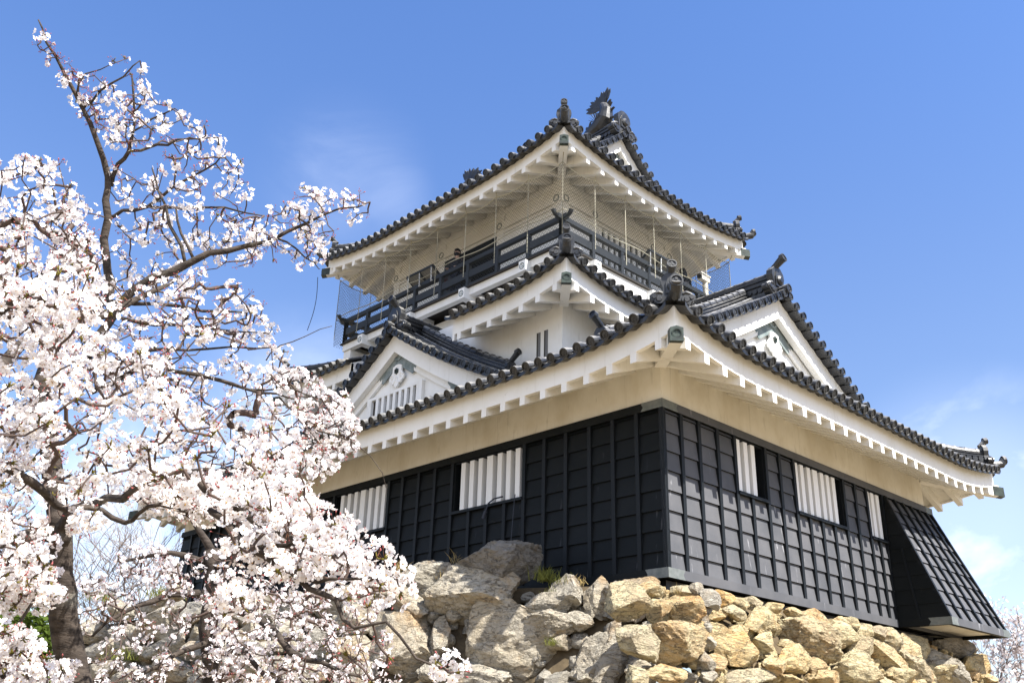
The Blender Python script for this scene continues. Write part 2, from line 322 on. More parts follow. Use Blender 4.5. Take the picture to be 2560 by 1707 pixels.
MT['dry'] = thin('dry_grass', (0.36, 0.27, 0.12), (0.3, 0.22, 0.1))
MT['skin'] = mat('skin', (0.50, 0.33, 0.25), 0.6, 0.3); MT['hair'] = mat('black_hair', (0.012, 0.010, 0.010), 0.5, 0.4)
MT['coat'] = mat('dark_coat', (0.018, 0.020, 0.028), 0.8, 0.2); MT['trouser'] = mat('dark_trousers', (0.022, 0.026, 0.040), 0.8, 0.2)
MT['panel'] = mat('board_panel', (0.20, 0.195, 0.175), 0.5, 0.4); MT['metalwhite'] = mat('pale_metal', (0.62, 0.63, 0.62), 0.4, 0.5)
MT['camwhite'] = mat('camera_white', (0.74, 0.72, 0.65), 0.4, 0.5)
MT['brownbag'] = mat('brown_bag', (0.10, 0.035, 0.025), 0.7, 0.3)
# ------------------------------------------------------------------ the keep
W, D = 13.7, 22.76
keep = empty('castle_keep', (6.85, 11.38, 0))
tag(keep, 'white plastered castle tower with black boarded base and dark tiled roofs', 'castle')

def P(rect, side, t, d, z):
    x0, y0, x1, y1 = rect
    return {'L': V(x0+d, t, z), 'R': V(t, y0+d, z), 'B': V(x1-d, t, z), 'K': V(t, y1-d, z)}[side]
def span(rect, side): return (rect[1], rect[3]) if side in 'LB' else (rect[0], rect[2])
def curlz(A, L, t, lo, hi): return A*max(0.0, 1-max(0.0, min(t-lo, hi-t))/L)**2

T1 = dict(rect=(-1.6, -1.6, 15.3, 24.36), o=1.66, zt=4.85, fh=0.55, rh=0.22, A=0.40, L=3.3, slope=0.46, zf=lambda d: 4.98+0.42*d+0.0105*d*d, wall=(0.05, 0.05, W-0.05, D+0.7-0.05))
T2 = dict(rect=(0.87, 3.79, 12.83, 18.97), o=1.3, zt=8.93, fh=0.56, rh=0.22, A=0.42, L=3.0, slope=0.46, zf=lambda d: 9.07+0.44*d+0.01*d*d, wall=(2.12, 5.1, 11.58, 17.66))
T3 = dict(rect=(1.81, 4.79, 11.89, 17.95), o=2.0, zt=14.36, fh=0.42, rh=0.20, A=0.42, L=4.2, slope=0.46, zf=lambda d: 14.50+0.40*d+0.054*d*d, wall=(3.82, 6.78, 9.88, 15.98))

def eave(T, name, material, gaps=(), pitch=0.67, sides='LRBK', hips=((-1, -1), (1, -1), (-1, 1), (1, 1))):
    """fascia board, sloping plaster soffit, hip beams; the rafters are its sub-parts"""
    rect = T['rect']; o = T['o']; mb = MB(); rafters = []
    for side in sides:
        lo, hi = span(rect, side); ts = list(np.unique(np.concatenate([np.linspace(lo, lo+T['L'], 10), np.linspace(hi-T['L'], hi, 10), np.linspace(lo, hi, 24)])))
        gp = [g for g in gaps if g[0] == side]
        keep_ = lambda a, b: not any(a >= g[1]-1e-6 and b <= g[2]+1e-6 for g in gp)
        for g in gp: ts += [q for q in (g[1], g[2]) if lo < q < hi]
        ts = sorted(ts)
        for a, b in zip(ts[:-1], ts[1:]):
            if b-a < 1e-6 or not keep_(a, b): continue
            ca, cb = curlz(T['A'], T['L'], a, lo, hi), curlz(T['A'], T['L'], b, lo, hi)
            th = 0.11
            ia = min(max(a, lo+th), hi-th); ib = min(max(b, lo+th), hi-th)
            q = [P(rect, side, a, 0, T['zt']-T['fh']+ca), P(rect, side, b, 0, T['zt']-T['fh']+cb), P(rect, side, ib, th, T['zt']-T['fh']+cb), P(rect, side, ia, th, T['zt']-T['fh']+ca)]
            q += [p+V(0, 0, T['fh']) for p in q]; mb.hexa(q)
            # soffit between fascia and wall
            f = lambda t: lo+o+(t-lo)/(hi-lo)*(hi-lo-2*o)
            z_in = T['zt']-T['fh']+0.07+T['slope']*o
            p = [P(rect, side, ia, th, T['zt']-T['fh']+0.07+ca), P(rect, side, ib, th, T['zt']-T['fh']+0.07+cb), P(rect, side, f(b), o+0.02, z_in), P(rect, side, f(a), o+0.02, z_in)]
            mb.add(p+[x+V(0, 0, 0.05) for x in p], [(0, 1, 2, 3), (7, 6, 5, 4), (0, 4, 5, 1), (2, 6, 7, 3)])
        for g in gp:                                            # closed ends where the eave is cut
            for tt, sgn in ((g[1], -1), (g[2], 1)):
                if not lo < tt < hi: continue
                pp = [P(rect, side, tt, 0.003, T['zt']-T['fh']-0.2), P(rect, side, tt, 0.003, T['zt']), P(rect, side, tt, o, T['zt']+0.62), P(rect, side, tt, o, T['zt']-T['fh']+T['slope']*o-0.1)]
                dv = P(rect, side, tt+sgn*0.1, 0, 0)-P(rect, side, tt, 0, 0)
                mb.prism(pp, dv)
    e = mb.build(name, material, keep)
    for side in sides:
        lo, hi = span(rect, side); n = int(round((hi-lo-0.9)/pitch)); gp = [g for g in gaps if g[0] == side]
        for i in range(n+1):
            t = lo+0.45+(hi-lo-0.9)*i/n
            if any(g[1]-0.1 < t < g[2]+0.1 for g in gp): continue
            wm = min(o, t-lo, hi-t); c0 = curlz(T['A'], T['L'], t, lo, hi)
            hw = 0.085; zb = T['zt']-T['fh']
            ws = [0.004, wm*0.5, wm]; mbx = MB(); pts = []
            for w_ in ws:
                zz = zb+T['slope']*w_+c0*(1-w_/o)**1.2 if wm >= o-1e-6 else zb+T['slope']*w_+c0*(1-w_/o)
                for tt in (t-hw, t+hw): pts.append((P(rect, side, tt, w_, zz-T['rh']), P(rect, side, tt, w_, zz+0.10)))
            vs = [p for q in pts for p in q]                    # order: (t-,lo),(t-,hi),(t+,lo),(t+,hi) per station
            fs = [(0, 2, 3, 1), (8, 9, 11, 10)]
            for k in range(2):
                a = k*4; bq = a+4
                fs += [(a, a+1, bq+1, bq), (a+2, bq+2, bq+3, a+3), (a, bq, bq+2, a+2), (a+1, a+3, bq+3, bq+1)]
            mbx.add(vs, fs); mbx.build('rafter', material, e)
    for (sx, sy) in hips:
        cx = rect[0] if sx < 0 else rect[2]; cy = rect[1] if sy < 0 else rect[3]
        dirv = V(sx, sy, 0); p0 = V(cx, cy, T['zt']-T['fh']+T['A']-0.16)+dirv*0.06
        p1 = V(cx, cy, T['zt']-T['fh']+T['slope']*o-0.12)-dirv*o
        hb = MB(); hb.beam(p0-dirv*0.02, p1, 0.27, 0.34); h = hb.build('hip_beam', material, e)
        cb = MB(); q = p0+V(0, 0, 0.0); l = V(-sy, sx, 0)/math.sqrt(2)*0.14; nd = unit(dirv)
        poly = [q-l+V(0, 0, -0.17), q+l+V(0, 0, -0.17), q+l+V(0, 0, 0.13), q+V(0, 0, 0.175), q-l+V(0, 0, 0.13)]
        dn = unit(p1-p0)
        cb.prism([p-dn*0.14 for p in poly], dn*0.34)
        cb.disc_end(q-dn*0.155, -dn, 0.105, 14, 0.02)
        cb.build('copper_cap', MT['copper'], e)
    return e

R_COV = 0.105
def tile_column(mb, pts, r=R_COV, cap=True, seg=0.34):
    """round cover tiles laid down a slope: short overlapping barrels ending in a crest disc; pts run from eave to top"""
    pts = [np.asarray(p, float) for p in pts]
    L = [0.0]
    for a, b in zip(pts[:-1], pts[1:]): L.append(L[-1]+np.linalg.norm(b-a))
    n = max(1, int(round(L[-1]/seg))); at = lambda s_: V(*[np.interp(s_, L, [p[k] for p in pts]) for k in range(3)])
    K = 6
    for i in range(n):
        a = at(L[-1]*i/n); b = at(L[-1]*(i+1)/n+0.02); t = unit(b-a); l = np.cross(t, V(0, 0, 1)); l = unit(l); u = np.cross(l, t)
        vs = []
        jr = 1+rng.uniform(-0.03, 0.03)
        for p, rr in ((a, r*1.05*jr), (b, r*0.96*jr)):
            for k in range(K+1):
                th = math.pi*k/K; vs.append(p+rr*(math.cos(th)*l+(math.sin(th))*u))
        mb.add(vs, [(k, k+1, K+1+k+1, K+1+k) for k in range(K)]+[tuple(range(K+1))[::-1]])
    if cap:
        t = unit(pts[0]-pts[1]); mb.disc_end(pts[0]+t*0.02, t, r*1.2, 14, 0.16)
def pan_strip(mb, A, B, sag=0.085, lip=True):
    """concave pan tiles between two columns: A, B are the centre lines from eave to top"""
    K = 4; n = min(len(A), len(B)); vs = []
    for i in range(n):
        for k in range(K+1):
            s_ = k/K; vs.append(A[i]*(1-s_)+B[i]*s_-V(0, 0, sag*math.sin(math.pi*s_)))
    fs = [(i*(K+1)+k, i*(K+1)+k+1, (i+1)*(K+1)+k+1, (i+1)*(K+1)+k) for i in range(n-1) for k in range(K)]
    mb.add(vs, fs)
    if lip:
        top = vs[:K+1]; t = unit(A[0]-A[1]) if n > 1 else V(0, 0, 0)
        low = [p-V(0, 0, 0.10) for p in top]; back = [p-t*0.3 for p in low]
        o_ = top+low+back
        mb.add(o_, [(k, k+1, K+1+k+1, K+1+k) for k in range(K)]+[(K+1+k, K+1+k+1, 2*K+2+k+1, 2*K+2+k) for k in range(K)])
OVER = 0.34
def roof_side(mb, T, side, dmax, skip=lambda t: False, pitch=0.405, dfun=None, spread=5.0):
    rect = T['rect']; lo, hi = span(rect, side); n = int(round((hi-lo)/pitch)); p_ = (hi-lo)/n
    def zz(t, d): return T['zf'](d)+curlz(T['A'], T['L'], t, lo, hi)*max(0.0, 1-max(d, 0)/spread)**1.5
    def path(t, d1):
        k = max(2, int((d1+OVER)/0.55)+1); return [P(rect, side, t, d, zz(t, d)) for d in np.linspace(-OVER, d1, k)]
    for i in range(n+1):
        t = lo+p_*i
        d1 = dfun(t) if dfun else min(dmax, max(0.12, t-lo), max(0.12, hi-t))
        if skip(t) or d1 is None: continue
        if 0 < i < n: tile_column(mb, path(t, d1))
    for i in range(n):
        a, b = lo+p_*i, lo+p_*(i+1); m_ = (a+b)/2
        d1 = dfun(m_) if dfun else min(dmax, max(0.15, m_-lo), max(0.15, hi-m_))
        if skip(m_) or d1 is None: continue
        k = max(2, int((d1+OVER)/0.55)+1); ds = np.linspace(-OVER+0.05, d1, k)
        pan_strip(mb, [P(rect, side, a, d, zz(a, d)) for d in ds], [P(rect, side, b, d, zz(b, d)) for d in ds])
    return zz

def sweep(mb, path, prof):
    """profile (lateral, up) swept along a path, up stays vertical"""
    path = [np.asarray(p, float) for p in path]; n = len(prof); vs = []
    for i, p in enumerate(path):
        t = path[min(i+1, len(path)-1)]-path[max(i-1, 0)]; l = unit(np.cross(t, V(0, 0, 1)))
        for a, b in prof: vs.append(p+l*a+V(0, 0, b))
    fs = [(i*n+k, i*n+(k+1) % n, (i+1)*n+(k+1) % n, (i+1)*n+k) for i in range(len(path)-1) for k in range(n)]
    mb.add(vs, fs+[tuple(range(n))[::-1], tuple(range((len(path)-1)*n, len(path)*n))])
def ridge_profile(w_, h):
    half = [(w_/2+.03, -.12), (w_/2+.03, .10*h), (w_/2-.01, .14*h), (w_/2-.01, .44*h), (w_/2+.04, .47*h), (w_/2+.04, .56*h), (w_/2-.03, .59*h), (w_/2-.03, .66*h), (w_/2+.01, .68*h), (w_/2+.01, .75*h), (.13, .78*h)]
    cap = [(.14*math.cos(q), .84*h+.14*math.sin(q)*1.05) for q in np.linspace(0, math.pi, 7)]
    return half+cap+[(-a, b) for a, b in half[::-1]]
MORTAR = [None]
def ridge(mb, path, w_=0.34, h=0.62, waves=True):
    path = [np.asarray(p, float) for p in path]; sweep(mb, path, ridge_profile(w_, h))
    L = [0.0]
    for a, b in zip(path[:-1], path[1:]): L.append(L[-1]+np.linalg.norm(b-a))
    at = lambda s_: V(*[np.interp(s_, L, [p[k] for p in path]) for k in range(3)])
    s_ = 0.12
    while waves and s_ < L[-1]-0.1:
        p = at(s_); t = unit(at(s_+0.05)-at(s_-0.05)); l = unit(np.cross(t, V(0, 0, 1)))
        for sg in (-1, 1):
            c = p+l*sg*(w_/2-0.012)+V(0, 0, 0.30*h); pl_ = [c+0.085*(math.cos(q)*t+math.sin(q)*V(0, 0, 1)) for q in [2*math.pi*k/8 for k in range(8)]]
            mb.prism(pl_, l*sg*0.045)
            if MORTAR[0]: MORTAR[0].prism([c+l*sg*.05+0.060*(math.cos(q)*t+math.sin(q)*V(0, 0, 1))-V(0, 0, .012) for q in [math.pi*k/6 for k in range(7)]], l*sg*0.006)
        s_ += 0.19
    for k in range(int(L[-1]/0.36)):                            # joints of the cap tiles
        p = at(0.18+k*0.36); t = unit(at(0.2+k*0.36)-at(0.1+k*0.36)); 
        mb.tube([p+V(0, 0, .85*h)-t*0.03, p+V(0, 0, .85*h)+t*0.03], 0.152, 10)
def ridge_end(mb, c, n, s=1.0, tilt=0.55, horn=True, hl=0.62):
    """ridge-end ornament: scrolled plate with a boss, and the round tile thrust out above it"""
    n = unit(n); l = V(-n[1], n[0], 0); c = np.asarray(c, float); up = V(0, 0, 1)
    half = [(.46, -.02), (.50, .10), (.42, .22), (.30, .26), (.27, .46), (.33, .66), (.30, .82), (.16, .96)]
    poly = [c+l*a*s+up*b*s for a, b in half]+[c+up*s]+[c-l*a*s+up*b*s for a, b in half[::-1]]
    mb.prism([p-n*0.10*s for p in poly], n*0.2*s)
    inner = [(.20, .30), (.19, .62), (.12, .80)]
    poly = [c+l*a*s+up*b*s+n*.1*s for a, b in inner]+[c-l*a*s+up*b*s+n*.1*s for a, b in inner[::-1]]
    mb.prism(poly, n*0.035*s)
    for sg in (-1, 1):
        for q, r_, dz in ((.40, .15, .11), (.54, .11, .17)):
            p = c+l*sg*q*s+up*dz*s
            mb.tube([p-n*.11*s, p+n*.13*s], r_*s, 10); mb.tube([p+n*.13*s, p+n*.16*s], [r_*s*.62, r_*s*.5], 8)
        mb.tube([c+l*sg*.30*s+up*.30*s+n*.06*s, c+l*sg*.40*s+up*.33*s+n*.08*s, c+l*sg*.50*s+up*.30*s+n*.08*s, c+l*sg*.62*s+up*.22*s+n*.06*s, c+l*sg*.63*s+up*.1*s+n*.05*s], [.07*s, .07*s, .06*s, .05*s, .03*s], 6)
    p = c+up*.52*s
    mb.tube([p+n*.1*s, p+n*.17*s, p+n*.22*s], [.16*s, .15*s, .09*s], 12)
    if horn:
        a = c+up*.90*s-n*.12*s; d = unit(n*math.cos(tilt)+up*math.sin(tilt)); e = a+d*hl*s; k_ = max(s, .8)
        mb.tube([a, a+d*hl*.5*s, e], [.10*k_, .105*k_, .125*k_], 12); mb.disc_end(e+n*.06*k_+up*.02, unit(n+up*.25), .138*k_, 14, .12)
def hip(mb, T, corner, inner, zfun, frac0=0.28, big=1.0):
    """hip ridge from the eave corner (x, y) up to inner (x, y)"""
    c = V(*corner, 0); i_ = V(*inner, 0); out_ = unit(c-i_)
    pts = [];
    for s_ in np.linspace(0, 1, 9):
        p = c*(1-s_)+i_*s_; pts.append(V(p[0], p[1], zfun(s_)))
    tip = pts[0]+out_*0.46+V(0, 0, 0.16)
    mb.tube([tip, pts[0]+out_*.36+V(0, 0, .02), pts[0]+out_*.16-V(0, 0, .02), pts[0]+V(0, 0, .02), pts[1]+V(0, 0, .03)], [.135, .13, .13, .125, .125], 12)
    mb.disc_end(tip+V(out_[0], out_[1], 0)*.05, unit(V(out_[0], out_[1], .12)), .145, 14, .10)
    # second stage, set back a little from the corner
    L = np.linalg.norm(i_-c); f0 = min(0.9, 0.22/L)
    q = []
    for s_ in np.linspace(f0, 1, 9):
        p = c*(1-s_)+i_*s_; q.append(V(p[0], p[1], zfun(s_)))
    ridge(mb, q, 0.30, 0.42*big)
    ridge_end(mb, q[0]+V(0, 0, -0.10)+out_*.05, out_, 0.74*big, 0.75, True, .42)

# ---- tier 1: boards, battens, windows
def board_wall(side, x_hi, battens, wins, zt=3.8, n_lap=9):
    """lapped black boards on one face; wins = [(t0, t1, sill)]"""
    bd = MB(); bt = MB(); laps = [0.2]+[0.57+0.45*k for k in range(8)]+[zt]
    def Q(t, out_, z): return V(-out_, t, z) if side == 'L' else V(t, -out_, z)
    edges = sorted(set([0.0, x_hi]+[w_[0] for w_ in wins]+[w_[1] for w_ in wins]))
    for a, b in zip(edges[:-1], edges[1:]):
        win = next((w_ for w_ in wins if w_[0] <= a+1e-6 and w_[1] >= b-1e-6), None)
        top = win[2] if win else zt
        for z0, z1 in zip(laps[:-1], laps[1:]):
            z1c = min(z1, top)
            if z1c-z0 < 0.02: continue
            ob = -0.045; ot = -0.095
            vs = [Q(a, ob, z0), Q(b, ob, z0), Q(b, ot, z1c), Q(a, ot, z1c), Q(a, -0.12, z0), Q(b, -0.12, z0)]
            bd.add(vs, [(0, 1, 2, 3), (4, 5, 1, 0)])
    for t in battens:
        win = next((w_ for w_ in wins if w_[0]+0.1 < t < w_[1]-0.1), None); top = win[2]-0.05 if win else zt
        a, b = Q(t-.055, -.12, .2), Q(t+.055, -.012, top); bt.box(a, b)
    return bd, bt
lw = [(4.50, 7.22, 2.43), (10.22, 12.98, 2.43), (16.2, 18.9, 2.43)]
rw = [(2.96, 4.24, 2.43), (5.70, 8.25, 2.43), (9.72, 10.70, 2.43)]
Dl = D+0.75
bd, bt = board_wall('L', Dl, [0.06, .78, 1.5, 2.23, 3.0, 3.74, 4.45, 5.15, 5.84, 6.53, 7.27, 8.03, 8.76, 9.51, 10.17, 10.9, 11.6, 12.3, 13.03]+[13.8+.74*k for k in range(13)], lw)
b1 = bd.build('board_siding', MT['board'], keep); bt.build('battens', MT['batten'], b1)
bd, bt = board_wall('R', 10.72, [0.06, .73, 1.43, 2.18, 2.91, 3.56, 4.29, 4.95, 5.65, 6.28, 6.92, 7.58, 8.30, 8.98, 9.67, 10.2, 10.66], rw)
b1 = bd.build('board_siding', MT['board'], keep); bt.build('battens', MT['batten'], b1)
bk = MB(); bk.box((13.6, .3, .2), (13.65, Dl-.1, 3.8)); bk.box((.1, Dl-.14, .2), (13.6, Dl-.1, 3.8)); bk.box((10.72, .1, 0.2), (13.6, .14, 3.8))
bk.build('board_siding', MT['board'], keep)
tr = MB()
tr.box((0, 0, 3.80), (.16, Dl, 4.0)); tr.box((.16, 0, 3.80), (14.1, .16, 4.0)); tr.box((13.9, .16, 3.8), (14.1, Dl, 4.0)); tr.box((.16, Dl-.16, 3.8), (13.9, Dl, 4.0))
tr.box((0, 0, 0), (.16, Dl, .205)); tr.box((.16, 0, 0), (10.62, .16, .205)); tr.box((.3, .3, -.25), (13.5, Dl-.2, 0.0))
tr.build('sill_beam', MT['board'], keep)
th = 0.004
for z0, z1 in ((3.797, 4.003), (-.003, .208)):
    h = z1-z0; pm = MB()
    pm.prism([(-th, -th, z0), (-th, .62, z0), (-th, .55, z0+h*.45), (-th, .62, z1), (-th, -th, z1)][::-1], (th-.0005, 0, 0))
    pm.prism([(-th, -th, z0), (.60, -th, z0), (.53, -th, z0+h*.45), (.60, -th, z1), (-th, -th, z1)], (0, th-.0005, 0))
    pm.build('corner_plate', MT['plate'], keep)
pm = MB(); pm.prism([(13.6, -th, 3.797), (14.103, -th, 3.797), (14.103, -th, 4.003), (13.6, -th, 4.003), (13.66, -th, 3.9)], (0, th-.0005, 0))
pm.build('corner_plate', MT['plate'], keep)
# white plaster bands and storeys
def storey(name, r, z0, z1, m):
    mb = MB(); mb.box((r[0], r[1], z0), (r[2], r[3], z1)); return mb.build(name, m, keep)
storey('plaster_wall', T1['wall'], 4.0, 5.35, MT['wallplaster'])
storey('inner_wall', (.45, .45, W-.45, D+.2), .1, 4.0, MT['dark'])
w2 = storey('plaster_wall', T2['wall'], 5.2, 9.6, MT['plaster'])
sl_ = MB()
for y in (5.68, 5.99):
    sl_ = MB(); sl_.box((2.112, y, 6.9), (2.119, y+.155, 8.1)); s2 = sl_.build('slit_window', MT['slit'], w2)  # flat plate: shade inside the white-lined slit put into the grey
    sl_ = MB(); sl_.box((2.108, y+.105, 6.9), (2.112, y+.155, 8.1)); sl_.build('slit_shade', MT['darkbrown'], s2)  # flat darker strip paints the shaded side of the slit
w3 = storey('plaster_wall', T3['wall'], 10.9, 15.2, MT['plaster'])
# windows: dark recess, white bars
def window(side, t0, t1, sill, fronts, deep=0.17):
    def bx(mb, ta, tb, oa, ob, za, zb):
        if side == 'L': mb.box((oa, ta, za), (ob, tb, zb))
        else: mb.box((ta, oa, za), (tb, ob, zb))
    f = MB(); bx(f, t0, t1, .33, .36, sill, 3.8); bx(f, t0-.002, t0+.04, .07, .33, sill, 3.8); bx(f, t1-.04, t1+.002, .07, .33, sill, 3.8); bx(f, t0+.04, t1-.04, .07, .33, 3.76, 3.799)
    wn = f.build('window', MT['batten'], keep)
    s_ = MB(); bx(s_, t0-.02, t1+.02, -.02, .34, sill-.075, sill); s_.build('window_sill', MT['batten'], wn)
    for a, b in fronts:
        m_ = MB(); bx(m_, a, b, .055, .055+deep, sill+.004, 3.755); m_.build('bar', MT['bar'], wn)
    return wn
window('L', 4.50, 7.22, 2.43, [(6.76, 6.93), (6.41, 6.58), (6.07, 6.23), (5.66, 5.89), (5.31, 5.48), (4.98, 5.14), (4.63, 4.80)])
window('L', 10.22, 12.98, 2.43, [(12.51, 12.68), (12.15, 12.32), (11.79, 11.96), (11.38, 11.63), (11.03, 11.2), (10.68, 10.85), (10.36, 10.53)])
window('L', 16.2, 18.9, 2.43, [(16.35+.34*k, 16.52+.34*k) for k in range(7)])
window('R', 2.96, 4.24, 2.43, [(3.02, 3.17), (3.34, 3.51), (3.66, 3.83)], .2)
window('R', 5.70, 8.25, 2.43, [(5.73, 5.89), (6.03, 6.20), (6.38, 6.55), (6.68, 6.93), (7.08, 7.26), (7.39, 7.56), (7.70, 7.88)], .2)
window('R', 9.72, 10.70, 2.43, [(9.74, 9.87), (9.98, 10.17), (10.30, 10.49)], .2)
# stone-drop chute: boarded skirt leaning out at the right corner
def chute():
    tl, trr = V(10.72, -.01, 3.78), V(13.98, -.01, 3.78); bl, br = V(10.66, -1.44, .2), V(14.62, -1.44, .2)
    kr, kt = V(14.62, 4.4, .2), V(13.98, 4.4, 3.78)
    bd = MB(); n = unit(np.cross(br-bl, tl-bl)); n = n if n[1] < 0 else -n
    N_ = 9
    for k in range(N_):
        a, b = k/N_, (k+1)/N_; L0, R0 = bl*(1-a)+tl*a, br*(1-a)+trr*a; L1, R1 = bl*(1-b)+tl*b, br*(1-b)+trr*b
        bd.add([L0-n*.01, R0-n*.01, R1-n*.05, L1-n*.05, L0-n*.08, R0-n*.08], [(0, 1, 2, 3), (4, 5, 1, 0)])
        A0, B0 = br*(1-a)+trr*a, kr*(1-a)+kt*a; A1, B1 = br*(1-b)+trr*b, kr*(1-b)+kt*b
        bd.add([A0, B0, B1, A1], [(0, 1, 2, 3)])
    sl0 = [bl, V(10.66, .14, .2), V(10.72, .14, 3.78), tl]
    for k in range(N_):                                         # shaded cheek, lapped too
        a, b = k/N_, (k+1)/N_
        q0, q1 = bl*(1-a)+tl*a, bl*(1-b)+tl*b; r0, r1 = V(10.66+.06*a, .14, q0[2]), V(10.66+.06*b, .14, q1[2])
        o_ = V(-.02, 0, 0); bd.add([q0+o_, q1, r1, r0+o_, q0+V(.03, 0, 0), r0+V(.03, 0, 0)], [(0, 3, 2, 1), (0, 4, 5, 3)])
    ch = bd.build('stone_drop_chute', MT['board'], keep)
    bt = MB()
    for f in (0.012, .19, .36, .53, .70, .865, .988):
        a = bl*(1-f)+br*f; b = tl*(1-f)+trr*f; bt.beam(a-n*.012, b-n*.012, .10, .10, up=n)
    for y in (-.62,): bt.beam(V(10.65, y, .2), V(10.69, -.35, 2.2), .05, .06)
    bt.beam(br+V(.02, .05, 0), trr+V(.02, .05, 0), .12, .12)
    bt.build('battens', MT['batten'], ch)
    fr = MB(); z0, z1 = 0.0, .2
    fr.box((10.62, -1.5, z0), (10.78, 0, z1)); fr.box((10.78, -1.5, z0), (14.72, -1.34, z1)); fr.box((14.56, -1.34, z0), (14.72, 4.4, z1)); fr.box((10.78, -.16, z0), (14.56, 0.0, z1))
    fr.build('sill_beam', MT['board'], ch)
    un = MB(); un.box((10.78, -1.34, .10), (14.56, -.16, .14)); un.box((13.9, 0.0, .10), (14.56, 4.3, .14)); un.build('plaster_underside', MT['wallplaster'], ch)
    pl_ = MB()
    pl_.prism([(10.616, -1.504, -.003), (11.05, -1.504, -.003), (11.0, -1.504, .1), (11.05, -1.504, .204), (10.616, -1.504, .204)], (0, .0035, 0))
    pl_.prism([(10.616, -1.504, -.003), (10.616, -.86, -.003), (10.616, -.93, .1), (10.616, -.86, .204), (10.616, -1.504, .204)][::-1], (.0035, 0, 0))
    pl_.build('corner_plate', MT['plate'], ch); pl_ = MB()
    pl_.prism([(14.2, -1.504, -.003), (14.724, -1.504, -.003), (14.724, -1.504, .204), (14.2, -1.504, .204), (14.26, -1.504, .1)], (0, .0035, 0))
    pl_.build('corner_plate', MT['plate'], ch)
chute()

# ---- tier 1 roof
eave(T1, 'lower_eave', MT['eave'])
rf = MB(); XC, YC = 6.85, 11.38
zv = 0.42                                                       # verge of the big gable roof, y of its outermost tiles
def d_main(t):                                                  # slope facing left: hip below the verge, ridge above it
    if t < -1.6+0.2 or t > 24.36-.2: return 0.12
    if t < 0.75: return t+1.6
    if t > 24.36-2.35: return 24.36-t
    if t < 5.1: return 8.4
    return 3.8
zL = roof_side(rf, T1, 'L', 8.4, dfun=d_main); roof_side(rf, T1, 'B', 8.4, dfun=d_main)
zR = roof_side(rf, T1, 'R', 2.75); roof_side(rf, T1, 'K', 2.75)
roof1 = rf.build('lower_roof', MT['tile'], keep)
for (cx, cy, ix, iy) in ((-1.6, -1.6, 0.95, 0.95), (15.3, -1.6, 12.75, .95), (-1.6, 24.36, .95, 21.8), (15.3, 24.36, 12.75, 21.8)):
    hm = MB(); L_ = 2.55
    hip(hm, T1, (cx, cy), (ix, iy), lambda s_: T1['zf'](s_*L_)+0.40*max(0, 1-s_*L_/5.0)**1.5*max(0., 1-s_*L_/3.3)**2+.06)
    hm.build('hip_ridge', MT['ornament'], roof1)

